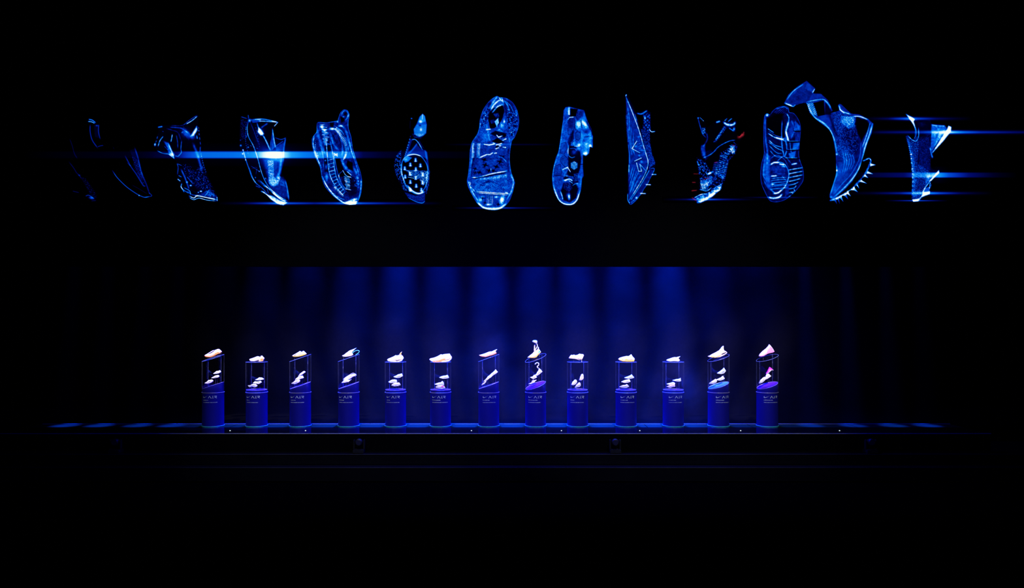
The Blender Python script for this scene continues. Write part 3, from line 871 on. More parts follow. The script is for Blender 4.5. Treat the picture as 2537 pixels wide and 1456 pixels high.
# soft anamorphic streaks that belong to the film on the screen: (x, y, half height, flat, [(x, strength) ...])
STREAKS = [
    (383.5, 9.5, True, [(60, 0), (180, .03), (350, .07), (440, .20), (462, .40), (497, .60), (575, .62), (610, .66), (640, .80), (655, 1.1), (668, 1.4), (692, 1.4), (704, 1.05), (722, .80), (750, .68), (800, .56), (860, .42), (880, .30), (900, .17), (950, .11), (1050, .07), (1180, .02), (1300, 0)]),
    (503.5, 3.2, False, [(540, 0), (600, .14), (660, .45), (697, .8), (720, .52), (780, .32), (830, .48), (868, .85), (900, .52), (960, .30), (1040, .16), (1100, 0)]),
    (515.0, 2.2, False, [(1120, 0), (1180, .22), (1230, .55), (1280, .26), (1380, 0)]),
    (358.0, 2.0, False, [(1100, 0), (1200, .18), (1330, .10), (1380, 0)]),
    (494.0, 2.6, False, [(1640, 0), (1700, .20), (1745, .7), (1790, .30), (1860, .05), (1890, 0)]),
    (489.0, 1.8, False, [(1830, 0), (1890, .18), (1930, .3), (1980, .12), (2030, 0)]),
    (294.0, 4.0, False, [(2130, 0), (2200, .20), (2235, .50), (2256, .75), (2275, .48), (2320, .22), (2410, 0)]),
    (327.5, 4.2, False, [(2140, 0), (2180, .18), (2280, .32), (2330, .62), (2350, 1.2), (2362, .95), (2390, .62), (2430, .38), (2500, .25), (2560, .15), (2620, 0)]),
    (433.5, 7.0, True, [(2110, 0), (2160, .14), (2240, .22), (2290, .50), (2325, .80), (2350, .50), (2400, .24), (2480, .06), (2520, 0)]),
    (478.5, 3.6, False, [(2090, 0), (2160, .12), (2230, .32), (2295, .85), (2330, .48), (2380, .20), (2460, 0)]),
    (497.0, 1.6, False, [(2190, 0), (2250, .4), (2270, .6), (2300, .35), (2350, 0)]),
]
def streak_at(s, x, y):
    yc, hh, flat, pts = s
    xs, vv = zip(*pts)
    v = np.interp(x, xs, vv)
    t = np.abs(y-yc)/hh
    if flat:
        p = np.clip(1.0-np.clip((t-.62)/.5, 0, 1), 0, 1); p = p*p*(3-2*p)
        p = np.maximum(p, .22*np.exp(-(t/2.4)**2)*np.clip(v*1.6-.7, 0, 1))
    else:
        p = np.exp(-(t/.95)**2)
    return v*p

def hash2(ix, iy, k=0):
    n = (ix.astype(np.int64)*374761393+iy.astype(np.int64)*668265263+k*974711) & 0x7fffffff
    n = (n ^ (n >> 13))*1274126177 & 0x7fffffff
    return ((n ^ (n >> 16)) & 0xffff)/65535.0

def vnoise(x, y, k=0):
    ix, iy = np.floor(x), np.floor(y); fx, fy = x-ix, y-iy
    fx, fy = fx*fx*(3-2*fx), fy*fy*(3-2*fy)
    a, b = hash2(ix, iy, k), hash2(ix+1, iy, k); c, d = hash2(ix, iy+1, k), hash2(ix+1, iy+1, k)
    return (a*(1-fx)+b*fx)*(1-fy)+(c*(1-fx)+d*fx)*fy

STEP = 0.8
class Pic:
    """one shoe of the film: an outline filled, hatched and stroked in zoomed-photo coordinates"""
    def __init__(self, ox, oy, s, sils, pad=2.0):
        self.ox, self.oy, self.s = ox, oy, s
        self.sils = [[tuple(q) for q in catmull([self.c(sil[-1])]+[self.c(p) for p in sil]+[self.c(sil[0]), self.c(sil[1])], 4)[4:-4]] for sil in sils]
        al = np.array([p for sil in self.sils for p in sil])
        self.x0, self.y0 = al.min(0)-pad; self.x1, self.y1 = al.max(0)+pad
        self.gx = np.arange(self.x0, self.x1, STEP); self.gy = np.arange(self.y0, self.y1, STEP)
        self.X, self.Y = np.meshgrid(self.gx, self.gy)
        self.I = np.zeros_like(self.X); self.RED = np.zeros_like(self.X)
        self.sd = np.full_like(self.X, -1e9)
        for sil in self.sils:
            self.sd = np.maximum(self.sd, self.sdf(sil, self.X, self.Y))
    def c(self, p): return (self.ox+p[0]/self.s, self.oy+p[1]/self.s)
    def win(self, P, m):
        P = np.array(P)
        i0 = max(0, int((P[:, 1].min()-m-self.y0)/STEP)); i1 = min(len(self.gy), int((P[:, 1].max()+m-self.y0)/STEP)+2)
        j0 = max(0, int((P[:, 0].min()-m-self.x0)/STEP)); j1 = min(len(self.gx), int((P[:, 0].max()+m-self.x0)/STEP)+2)
        return (slice(i0, i1), slice(j0, j1))
    @staticmethod
    def dist(P, x, y):
        d = np.full(x.shape, 1e9); tt = np.zeros(x.shape)
        n = len(P)-1
        for k in range(n):
            ax, ay = P[k]; bx, by = P[k+1]
            dx, dy = bx-ax, by-ay
            l2 = dx*dx+dy*dy+1e-9
            t = np.clip(((x-ax)*dx+(y-ay)*dy)/l2, 0, 1)
            q = np.hypot(x-ax-t*dx, y-ay-t*dy)
            m = q < d
            d = np.where(m, q, d); tt = np.where(m, (k+t)/n, tt)
        return d, tt
    def sdf(self, P, x, y):
        ins = np.zeros(x.shape, bool)
        n = len(P)
        for k in range(n):
            (ax, ay), (bx, by) = P[k], P[(k+1) % n]
            if ay == by: continue
            ins ^= ((ay > y) != (by > y)) & (x < (bx-ax)*(y-ay)/(by-ay)+ax)
        d, _ = self.dist(list(P)+[P[0]], x, y)
        return np.where(ins, d, -d)
    def put(self, w, v, p):
        if v >= 0:
            self.I[w] += v*p*(1-.45*np.clip(self.I[w], 0, 1))
        else:
            self.I[w] *= 1+v*p
    def F(self, poly, v, soft=5):
        P = [self.c(p) for p in poly]; sf = max(.5, soft/self.s)
        w = self.win(P, sf+1)
        self.put(w, v, np.clip(.5+self.sdf(P, self.X[w], self.Y[w])/(2*sf), 0, 1)); return self
    def S(self, pts, wd, v, dash=0, taper=True, raw=False):
        P = [self.c(p) for p in pts]
        if len(P) > 2 and not raw: P = [tuple(q) for q in catmull(P, 5)]
        h = max(.52, wd/self.s*.5)
        w = self.win(P, 3*h+1)
        d, t = self.dist(P, self.X[w], self.Y[w])
        p = np.exp(-(d/h)**2*.9)
        if taper: p = p*np.clip(np.minimum(t, 1-t)*7+.35, 0, 1)
        if dash:
            p = p*np.clip(.55+.9*np.sin(t*dash*2*math.pi), .08, 1)
        self.put(w, v, p); return self
    def G(self, x, y, rx, ry, v, ang=0):
        cx, cy = self.c((x, y)); rx = max(.7, rx/self.s); ry = max(.7, ry/self.s)
        a = math.radians(ang); m = 2.6*max(rx, ry)
        w = self.win([(cx, cy)], m)
        dx, dy = self.X[w]-cx, self.Y[w]-cy
        u = dx*math.cos(a)+dy*math.sin(a); q = -dx*math.sin(a)+dy*math.cos(a)
        self.put(w, v, np.exp(-((u/rx)**2+(q/ry)**2))); return self
    def clip(self, poly, soft=6):
        P = [self.c(p) for p in poly]; sf = max(.5, soft/self.s)
        w = self.win(P, sf+1)
        return w, np.clip(.5+self.sdf(P, self.X[w], self.Y[w])/(2*sf), 0, 1)
    def D(self, poly, sp, size, v, ang=20, jit=.25, skew=.5, keep=1.0, k=1):
        """lattice of small bright dots: open mesh"""
        w, cl = self.clip(poly)
        sp, size = sp/self.s, max(.62, size/self.s); a = math.radians(ang)
        x, y = self.X[w], self.Y[w]
        u = (x*math.cos(a)+y*math.sin(a))/sp; q = (-x*math.sin(a)+y*math.cos(a))/sp
        r = np.floor(q); u = u+skew*np.mod(r, 2)
        iu = np.floor(u); hx = hash2(iu, r, k)
        dx = (u-iu-.5+jit*(hx-.5)*2)*sp; dy = (q-r-.5+jit*(hash2(iu, r, k+7)-.5)*2)*sp
        p = np.exp(-(dx*dx+dy*dy)/size**2)*np.where(hash2(iu, r, k+3) < keep, .55+.6*hash2(iu, r, k+5), 0)
        self.put(w, v, p*cl); return self
    def H(self, poly, sp, ang, v, duty=.5, wave=0, wl=60, zig=False, k=2):
        """parallel lines: ribs, knit rows, tread"""
        w, cl = self.clip(poly)
        a = math.radians(ang); x, y = (self.X[w]-self.ox)*self.s, (self.Y[w]-self.oy)*self.s
        u = x*math.cos(a)+y*math.sin(a); q = -x*math.sin(a)+y*math.cos(a)
        if zig: q = q+wave*(2*np.abs(np.mod(u/wl, 1)-.5)-.5)
        elif wave: q = q+wave*np.sin(u/wl*2*math.pi)
        ph = np.mod(q/sp, 1); d = np.abs(ph-.5)*2
        p = np.clip((duty-d)/.35+.5, 0, 1)*(.6+.4*vnoise(u/(sp*1.7), q/(sp*1.7), k))
        self.put(w, v, p*cl); return self
    def N(self, poly, sc, amt, k=3):
        """break a fill up with grain"""
        w, cl = self.clip(poly)
        x, y = self.X[w]*self.s/sc, self.Y[w]*self.s/sc
        n = .6*vnoise(x, y, k)+.4*vnoise(x*2.1, y*2.1, k+1)
        self.I[w] *= 1+amt*cl*(n-.5)*2; return self
    def star(self, x, y, r, v=-.85, a0=0):
        P = []
        for k in range(8):
            rr = r if k % 2 == 0 else r*.36
            a = math.radians(a0+45*k); P.append((x+rr*1.35*math.cos(a), y+rr*math.sin(a)))
        return self.F(P, v, 4)
    def outline(self, v, wd=8, k=0):
        sil = self.sils[k]
        h = max(.6, wd/self.s*.5)
        d, _ = self.dist(sil+[sil[0]], self.X, self.Y)
        self.put((slice(None), slice(None)), v, np.exp(-(np.clip(d-.3, 0, 99)/h)**2)*(self.sd > -1.2)); return self
    def make(self, label):
        keep = self.sd > -1.1
        fade = np.clip((self.sd+1.2)/1.4, 0, 1)
        I = np.clip(self.I, 0, 2)**1.14*.98*fade
        for s in STREAKS:
            I = I+streak_at(s, self.X, self.Y)*(1-.35*np.clip(I, 0, 1))
        C = ramp(I)
        if self.RED.max() > 0:
            C = C+self.RED[..., None]*np.array([.42, .02, .035])
        grid_mesh('shoe_picture', self.X, self.Y, keep, C, label, .0035)

def grid_mesh(name, X, Y, keep, C, label, lift):
    idx = -np.ones(X.shape, int); idx[keep] = np.arange(keep.sum())
    x = (X[keep]-CX)*DS/F; z = HC-(Y[keep]-HZ)*DS/F-ZB
    q = keep[:-1, :-1] & keep[1:, :-1] & keep[1:, 1:] & keep[:-1, 1:]
    f = np.stack([idx[:-1, :-1][q], idx[1:, :-1][q], idx[1:, 1:][q], idx[:-1, 1:][q]], -1)
    me = bpy.data.meshes.new(name)
    n, m = len(x), len(f)
    me.vertices.add(n); me.loops.add(4*m); me.polygons.add(m)
    co = np.stack([x, np.full(n, -lift), z], -1).astype(np.float32)
    me.vertices.foreach_set('co', co.ravel())
    me.loops.foreach_set('vertex_index', f.ravel().astype(np.int32))
    me.polygons.foreach_set('loop_start', np.arange(0, 4*m, 4, dtype=np.int32))
    me.update(calc_edges=True)
    ca = me.color_attributes.new('Col', 'FLOAT_COLOR', 'POINT')
    col = np.ones((n, 4), np.float32); col[:, :3] = C[keep]
    ca.data.foreach_set('color', col.ravel())
    o = link_mesh(name, me, M_PIC, scr)
    if label: o['label'] = label
    return o

# streaks as strips of their own, just behind the shoe pictures
for s in STREAKS:
    yc, hh, flat, pts = s
    xs = np.arange(pts[0][0], pts[-1][0], 4.0); ys = np.arange(yc-hh*3.0, yc+hh*3.0+.1, max(.5, hh/6))
    X, Y = np.meshgrid(xs, ys)
    I = sum(streak_at(t, X, Y) for t in STREAKS)
    grid_mesh('light_streak', X, Y, np.ones(X.shape, bool), ramp(I), 'horizontal blue light streak on the screen', .0015+.0001*STREAKS.index(s))
Z1 = (130, 240, 4.853); Z2 = (560, 240, 4.853); Z3 = (940, 220, 4.853); Z4 = (1340, 220, 4.853); Z5 = (1690, 200, 4.282); Z6 = (2030, 240, 4.854)

# --- faint shoe fading in
A = [(425, 250), (530, 258), (565, 325), (590, 505), (622, 580), (545, 632), (470, 545), (435, 400)]
B = [(195, 480), (255, 600), (335, 770), (440, 1010), (515, 1085), (555, 1230), (490, 1265), (395, 1205), (230, 1145), (300, 1010), (180, 780), (255, 700)]
Cc = [(705, 520), (760, 640), (1000, 590), (1055, 800), (1125, 1000), (1208, 1190), (1110, 1222), (960, 1158), (820, 1020), (708, 880), (770, 740)]
p = Pic(*Z1, [A, B, Cc])
p.S([(438, 270), (480, 280), (520, 312)], 12, .8).S([(430, 296), (470, 300), (508, 318)], 9, 1.0).S([(455, 335), (455, 420), (480, 520), (545, 615)], 12, .42)
p.S([(558, 330), (555, 420), (577, 510)], 9, .35).F([(500, 340), (560, 340), (570, 500), (510, 480)], .12).S([(545, 600), (580, 588), (612, 583)], 7, .40).G(535, 345, 16, 10, .4)
p.S([(210, 505), (240, 590), (265, 680), (300, 740)], 10, .20).S([(200, 780), (260, 860), (290, 910), (325, 945), (350, 985)], 10, .25).G(325, 942, 16, 10, .25)
p.D([(340, 960), (400, 980), (520, 1150), (540, 1220), (460, 1180)], 20, 8, .30).G(470, 1215, 32, 15, .6, 15).S([(400, 1192), (440, 1182), (500, 1222)], 9, .45)
p.S([(245, 1132), (320, 1150)], 7, .28).S([(470, 1250), (525, 1245)], 6, .3)
p.S([(722, 885), (780, 970), (880, 1070), (960, 1130), (1040, 1180), (1110, 1207), (1160, 1200)], 8, .62).S([(875, 710), (940, 830), (1010, 930), (1090, 1060), (1120, 1070)], 13, .42)
p.S([(990, 610), (1030, 730), (1070, 900), (1130, 1050), (1170, 1170)], 15, .34).F([(930, 640), (1000, 620), (1090, 980), (1040, 960)], .10)
p.D([(960, 720), (1040, 760), (1120, 1050), (1080, 1040), (990, 880)], 17, 7, .35).S([(735, 560), (745, 740)], 7, .2).S([(960, 1060), (1050, 1110), (1140, 1165)], 6, .2)
p.G(1042, 1186, 7, 6, .9).S([(1110, 1205), (1195, 1190), (1160, 1150)], 7, .45).S([(900, 790), (940, 830)], 6, .3)
p.make('faint dark-blue shoe barely showing, only its rim lines lit')

# --- high collar boot with a peaked heel
sil = [(1270, 352), (1330, 342), (1450, 336), (1560, 340), (1640, 282), (1740, 206), (1762, 222), (1754, 340), (1788, 480), (1790, 650), (1814, 760), (1864, 940), (1934, 1080), (1994, 1205), (1984, 1254), (1900, 1254), (1780, 1228), (1700, 1244), (1640, 1218), (1626, 1164), (1556, 1134), (1534, 1080), (1504, 1000), (1494, 940), (1494, 800), (1466, 748), (1380, 694), (1262, 656), (1224, 592), (1220, 560), (1258, 470), (1276, 420)]
p = Pic(*Z1, [sil]); p.F(sil, .05)
p.S([(1742, 232), (1680, 285), (1608, 327)], 9, .95).S([(1735, 224), (1640, 285), (1585, 330)], 9, .4).S([(1270, 366), (1322, 356)], 14, .75).S([(1420, 365), (1500, 370), (1560, 382), (1640, 440)], 14, .42)
p.S([(1430, 345), (1540, 345), (1600, 325)], 9, .3).G(1610, 440, 75, 50, .34, 30).F([(1736, 352), (1742, 400), (1702, 466), (1662, 474)], 1.25, 9).S([(1735, 465), (1742, 502)], 12, .85).G(1680, 480, 40, 24, .5, 20)
p.F([(1570, 350), (1660, 440), (1640, 520), (1560, 430)], .18).S([(1565, 420), (1555, 432)], 8, .5)
p.S([(1442, 452), (1434, 500), (1425, 540)], 9, .95).S([(1332, 474), (1292, 530), (1272, 592)], 9, .85).S([(1225, 570), (1245, 545), (1272, 450)], 8, .55, 4).G(1234, 575, 10, 15, .85, 20)
p.F([(1340, 533), (1392, 550), (1432, 630), (1466, 700), (1440, 716), (1400, 690), (1385, 620)], .55, 10).S([(1395, 560), (1440, 670), (1462, 738)], 14, .8).G(1438, 695, 22, 18, .7)
p.S([(1262, 648), (1330, 680), (1400, 690), (1470, 745)], 8, .75).S([(1490, 460), (1505, 540), (1508, 615)], 9, .42).S([(1555, 520), (1545, 620), (1550, 670), (1510, 717)], 9, .6).S([(1515, 716), (1480, 710)], 9, .5)
p.S([(1370, 380), (1440, 400), (1510, 430), (1545, 520)], 12, .25).S([(1345, 590), (1380, 630), (1390, 640)], 8, .4).S([(1325, 412), (1335, 420)], 8, .4)
p.S([(1757, 360), (1766, 460), (1785, 600)], 9, .55, 5).S([(1778, 600), (1775, 660)], 12, .45).S([(1690, 560), (1735, 670), (1770, 780), (1800, 900)], 30, .40).S([(1786, 680), (1812, 800), (1852, 920)], 9, .55, 9)
p.D([(1570, 810), (1640, 805), (1720, 900), (1790, 780), (1860, 950), (1975, 1190), (1900, 1210), (1820, 1120), (1700, 1060), (1600, 950)], 17, 6, .42, jit=.4, keep=.65)
p.F([(1560, 830), (1640, 1000), (1800, 1180), (1960, 1200), (1900, 1060), (1800, 880), (1700, 900)], .08).S([(1500, 800), (1512, 850), (1504, 935)], 8, .5).S([(1508, 805), (1556, 826)], 7, .5)
p.S([(1548, 870), (1590, 960), (1620, 1040), (1642, 1105)], 18, .5).S([(1508, 988), (1538, 1012)], 11, 1.1).S([(1518, 945), (1552, 962)], 9, .65).S([(1620, 960), (1692, 1047)], 10, .42).S([(1740, 960), (1780, 1000)], 6, .38)
p.S([(1545, 1075), (1565, 1110), (1585, 1145)], 9, .75).S([(1556, 1040), (1548, 1085), (1580, 1120), (1640, 1158)], 9, .8).S([(1580, 1090), (1650, 1130), (1662, 1182)], 9, .65).S([(1620, 1130), (1680, 1175), (1760, 1185)], 10, .5)
p.S([(1645, 1190), (1700, 1215), (1740, 1187), (1800, 1197), (1880, 1217), (1978, 1237)], 9, 1.25).S([(1648, 1210), (1700, 1236), (1762, 1216), (1860, 1240), (1968, 1250)], 7, 1.0).S([(1715, 1190), (1762, 1194), (1962, 1226)], 7, .95).S([(1978, 1203), (1982, 1250)], 11, 1.0)
p.G(1663, 1065, 13, 9, 1.2).G(1786, 1135, 14, 8, 1.2).G(1755, 1148, 9, 7, 1.0).G(1618, 1025, 12, 10, .8).F([(1660, 1110), (1760, 1170), (1880, 1120), (1975, 1190), (1960, 1222), (1780, 1190)], .26).S([(1830, 1190), (1860, 1160), (1880, 1120)], 9, .4).N(sil, 26, .35)
p.make('blue glass boot with a round open collar and peaked heel')

# --- swept shoe behind the brightest flare
sil = [(176, 232), (215, 237), (252, 252), (266, 208), (284, 248), (330, 258), (440, 257), (540, 280), (630, 302), (626, 328), (582, 360), (564, 390), (592, 478), (660, 497), (722, 486), (706, 640), (694, 800), (668, 900), (720, 998), (765, 1200), (760, 1265), (712, 1294), (680, 1310), (618, 1290), (536, 1230), (486, 1175), (416, 1136), (352, 1078), (304, 986), (272, 884), (232, 764), (196, 690), (164, 592), (160, 450), (170, 290)]
p = Pic(*Z2, [sil]); p.F(sil, .06)
p.F([(480, 1000), (640, 960), (715, 1000), (758, 1200), (700, 1235), (560, 1140)], .30, 20).D([(175, 290), (262, 290), (262, 500), (180, 520)], 15, 6, .35, keep=.7).F([(300, 330), (520, 640), (640, 900), (560, 1100), (440, 900), (340, 600)], .10, 30)
p.S([(268, 300), (255, 380), (272, 480), (330, 590), (382, 740), (432, 920), (500, 1060), (620, 1190), (702, 1252)], 8, .85).S([(245, 330), (235, 450), (240, 560), (270, 700)], 7, .42, 14).S([(205, 630), (237, 750), (280, 870), (312, 962), (372, 1052)], 10, .65)
p.S([(280, 850), (340, 1010), (440, 1100), (500, 1170)], 9, .5).S([(350, 330), (380, 480), (410, 620)], 7, .3, 9).S([(290, 300), (340, 420), (390, 560)], 6, .3)
p.S([(330, 272), (440, 268), (540, 285), (622, 306)], 14, .85).S([(400, 290), (500, 295), (612, 302)], 10, 1.0).S([(624, 305), (580, 354)], 7, 1.0).G(285, 285, 17, 17, 1.1).F([(300, 270), (420, 270), (420, 300), (320, 312)], .42)
p.S([(500, 318), (425, 370)], 18, .45).S([(185, 240), (255, 262)], 9, .45).S([(268, 218), (272, 260)], 9, .5).S([(180, 285), (215, 275)], 7, .4, 3)
p.F([(395, 370), (422, 395), (454, 446), (420, 460), (384, 420)], 1.5, 10).S([(372, 310), (400, 390), (470, 510), (527, 632)], 12, .65).S([(450, 460), (500, 560), (532, 642)], 12, .5).G(415, 415, 42, 42, .4)
p.F([(560, 385), (577, 480), (598, 600), (550, 642), (545, 500)], .36).S([(560, 385), (575, 500), (597, 612)], 12, .65).S([(541, 515), (536, 642)], 9, .45).S([(590, 490), (660, 512), (716, 495)], 7, .5).S([(600, 592), (690, 530)], 10, .45)
p.S([(716, 493), (697, 620), (690, 720)], 16, .55).F([(600, 600), (700, 540), (692, 640), (600, 650)], .25).G(580, 700, 80, 44, .9).G(640, 745, 90, 30, .4)
p.S([(665, 760), (645, 900), (612, 985)], 30, .5).F([(450, 750), (692, 745), (662, 900), (612, 1062), (540, 1062), (490, 930)], .26, 16)
sp = [(500, 765), (570, 765), (577, 960), (610, 1000), (640, 950), (658, 960), (622, 1055), (570, 1080), (518, 1042)]
p.F(sp, .22, 10).D(sp, 13, 6, .75, jit=.45, k=4).D([(620, 960), (690, 960), (720, 1090), (650, 1060)], 14, 6, .35)
p.S([(400, 1000), (500, 1090), (600, 1180), (742, 1252)], 11, .75).S([(450, 1060), (560, 1130), (692, 1232)], 10, .75).S([(430, 1132), (500, 1182), (570, 1242), (662, 1292)], 12, 1.1).F([(490, 1175), (560, 1190), (640, 1240), (734, 1270), (690, 1302), (620, 1282), (540, 1232)], 1.1, 9)
p.S([(560, 1150), (650, 1225), (722, 1257)], 14, 1.3).S([(715, 1010), (737, 1100), (756, 1240)], 14, .6).S([(480, 1050), (512, 1162)], 7, .45).S([(250, 570), (330, 600), (402, 632)], 6, .42, 4).S([(380, 1000), (480, 1090)], 10, .35)
for x, y, r, v in ((178, 585, 11, .8), (205, 640, 8, 1.1), (200, 685, 8, 1.1), (237, 757, 7, 1.1), (268, 605, 8, .8), (354, 970, 7, .8), (400, 895, 7, .8), (475, 980, 9, .7), (245, 480, 6, .5), (175, 520, 7, .4)): p.G(x, y, r, r, v)
p.S([(300, 830), (412, 902)], 5, .45).S([(310, 862), (370, 850), (360, 932)], 9, .25).S([(420, 1135), (470, 1150)], 10, .7).S([(360, 1070), (410, 1090)], 9, .5).N(sil, 22, .25)
p.make('swept blue glass shoe with a white flare burning at its centre')

# --- rounded trainer with heel loop
sil = [(1108, 306), (1200, 310), (1265, 300), (1338, 286), (1352, 258), (1378, 188), (1420, 153), (1462, 166), (1484, 220), (1470, 300), (1474, 380), (1504, 480), (1525, 620), (1566, 760), (1615, 900), (1635, 1020), (1625, 1150), (1595, 1240), (1562, 1290), (1480, 1295), (1396, 1270), (1296, 1196), (1195, 1084), (1154, 972), (1134, 852), (1075, 722), (1040, 600), (1035, 510), (1056, 465), (1090, 420), (1092, 350)]
p = Pic(*Z2, [sil]); p.F(sil, .30); p.outline(.42, 9)
p.F([(1378, 242), (1412, 236), (1424, 290), (1385, 308)], -.95).F([(1420, 190), (1455, 185), (1450, 230), (1415, 220)], -.7).S([(1385, 230), (1405, 180), (1442, 168), (1472, 210), (1457, 282)], 10, .5).S([(1440, 280), (1470, 220)], 12, .6).G(1410, 240, 12, 8, .7)
p.F([(1250, 310), (1300, 305), (1290, 370), (1255, 360)], -.8).F([(1190, 580), (1240, 600), (1235, 780), (1230, 900), (1190, 900), (1165, 760)], -.65).F([(1310, 740), (1380, 740), (1420, 880), (1500, 940), (1500, 1000), (1420, 960), (1370, 960), (1330, 900)], -.85)
p.F([(1460, 765), (1522, 790), (1527, 885), (1480, 875), (1448, 820)], -.9).F([(1390, 960), (1480, 940), (1560, 1000), (1590, 1120), (1560, 1190), (1480, 1200), (1420, 1120)], -.5, 18).F([(1230, 500), (1265, 640), (1250, 700), (1215, 560)], -.6).F([(1340, 400), (1395, 500), (1425, 620), (1400, 640), (1350, 500)], -.5)
p.S([(1095, 380), (1112, 470), (1152, 600), (1197, 690)], 30, .42).S([(1058, 478), (1050, 580), (1092, 722), (1147, 852)], 12, .85).S([(1075, 520), (1077, 620), (1112, 722)], 9, .55, 8).S([(1140, 600), (1170, 720), (1175, 850)], 10, .35)
L0 = [(1205, 540), (1220, 720), (1240, 900), (1300, 1050), (1402, 1172)]; L1 = [(1255, 540), (1288, 700), (1308, 880), (1350, 1020), (1432, 1142)]
p.S(L0, 10, .75).S(L1, 9, .65).S([(1300, 700), (1335, 880), (1385, 1030), (1440, 1110)], 8, .5)
c0, c1 = catmull(L0, 8), catmull(L1, 8)
for k in range(10, 33, 2): p.S([tuple(c0[k]), tuple(c1[min(k, len(c1)-1)])], 7, .65)
rn = random.Random(3)
for k in range(34):
    y = 335+k*7.4; x = 1140+k*1.2+rn.uniform(-8, 8); p.S([(x, y), (x+rn.uniform(30, 75), y+rn.uniform(-6, 10))], 7, rn.uniform(.3, .8))
ch = catmull([(1320, 380), (1370, 440), (1415, 520), (1440, 600), (1445, 670), (1422, 742)], 5)
for k in range(len(ch)): p.S([(ch[k][0]-14, ch[k][1]+12), (ch[k][0]+14, ch[k][1]-10)], 8, .75)
p.S([(1300, 345), (1400, 425), (1452, 540), (1485, 690)], 11, .5).S([(1250, 380), (1330, 400), (1382, 500), (1402, 620), (1392, 720)], 24, .5).S([(1360, 330), (1440, 400), (1480, 560), (1522, 700)], 22, .42).S([(1250, 420), (1290, 560), (1350, 640)], 22, .4)
p.S([(1385, 740), (1425, 835), (1505, 905)], 30, .5).S([(1480, 500), (1512, 660), (1562, 800), (1602, 950)], 14, .48).S([(1530, 830), (1580, 960), (1590, 1120)], 24, .32).S([(1275, 440), (1330, 560)], 8, -.5).S([(1420, 440), (1470, 580)], 9, -.5)
for g in ((1150, 360, 20, 12, 1.1), (1190, 400, 22, 11, .9), (1282, 385, 32, 12, 1.0), (1380, 350, 28, 10, 1.0), (1340, 300, 12, 9, 1.0), (1205, 840, 14, 30, .5), (1210, 970, 16, 40, .55), (1245, 832, 8, 8, .9), (1195, 765, 8, 10, .8)): p.G(*g)
p.S([(1300, 678), (1340, 712)], 9, 1.2).S([(1303, 708), (1342, 678)], 9, 1.1).S([(1300, 694), (1345, 694)], 7, 1.0)
for k in range(13):
    y = 955+k*12.5; p.S([(1418+k*2+rn.uniform(-8, 8), y), (1500+rn.uniform(-14, 8), y+rn.uniform(2, 16))], 6, rn.uniform(.7, 1.15))
p.S([(1402, 880), (1442, 942), (1512, 972)], 7, .85).S([(1412, 880), (1362, 930), (1360, 982)], 6, .55).S([(1455, 895), (1507, 942)], 9, 1.1).S([(1350, 990), (1400, 1080), (1460, 1150)], 7, .35)
p.S([(1158, 960), (1220, 1082), (1310, 1192), (1420, 1272), (1500, 1290)], 13, 1.0).F([(1435, 1265), (1480, 1250), (1574, 1255), (1558, 1288), (1480, 1294)], 1.4, 7).G(1530, 1238, 44, 15, 1.3, -14).S([(1600, 1220), (1620, 1100), (1625, 1000)], 12, .6).S([(1180, 1020), (1250, 1120), (1340, 1200), (1430, 1240)], 8, .5)
for k in range(9):
    x, y = 1295+k*12.5, 1065+k*12.5; p.S([(x, y), (x+14, y+22), (x+2, y+30)], 6, .85)
p.D([(1530, 960), (1600, 960), (1600, 1080), (1550, 1080)], 17, 7, .6, keep=.5).N(sil, 26, .4).N(sil, 9, .25)
p.make('rounded blue glass trainer with a heel loop and ladder ribs')

# --- narrow shoe seen from its studded sole
sil = [(520, 296), (548, 318), (565, 380), (576, 450), (568, 530), (552, 566), (524, 594), (506, 640), (545, 715), (574, 726), (590, 850), (606, 1000), (600, 1130), (575, 1252), (550, 1355), (510, 1380), (436, 1360), (354, 1315), (294, 1236), (234, 1134), (189, 1022), (174, 920), (188, 826), (255, 734), (296, 716), (326, 636), (374, 556), (404, 508), (414, 470), (450, 408), (476, 338)]
sil2 = [(364, 346), (398, 346), (404, 500), (372, 545), (360, 420)]
p = Pic(*Z3, [sil, sil2]); p.F(sil, .03)
hp = [(520, 300), (548, 330), (570, 430), (562, 530), (530, 565), (480, 580), (420, 545), (412, 490), (450, 420), (480, 340)]
p.F(hp, .50).F([(520, 302), (545, 322), (556, 390), (500, 410), (468, 400), (490, 332)], .32).H([(450, 430), (565, 430), (565, 540), (480, 580), (415, 545), (412, 480)], 14, -12, .45, zig=True, wave=8, wl=30).G(495, 395, 18, 17, .8).G(500, 490, 13, 18, .8).G(488, 440, 14, 12, -.6).S([(520, 305), (515, 370)], 8, .5)
p.D([(390, 540), (540, 540), (500, 600), (420, 590)], 13, 6, .5).G(387, 357, 9, 7, .8).S([(372, 380), (368, 480)], 9, .16)
p.F([(400, 610), (500, 720), (560, 740), (580, 850), (520, 820), (440, 790), (340, 820), (296, 845), (330, 700), (372, 600)], .30, 8).F([(392, 622), (440, 625), (455, 650), (385, 735), (350, 750)], -.75).S([(466, 640), (400, 730), (330, 805)], 18, .3)
p.S([(376, 565), (340, 700), (310, 800), (282, 872)], 10, .65, 12).S([(393, 610), (430, 610), (470, 650), (517, 732)], 9, .9).F([(470, 600), (500, 650), (540, 720), (480, 690)], .2)
ring = [(285, 850), (350, 797), (420, 786), (500, 812), (560, 890), (582, 970), (577, 1080), (552, 1180), (500, 1250), (440, 1262), (370, 1222), (310, 1142), (270, 1032), (262, 930), (285, 850)]
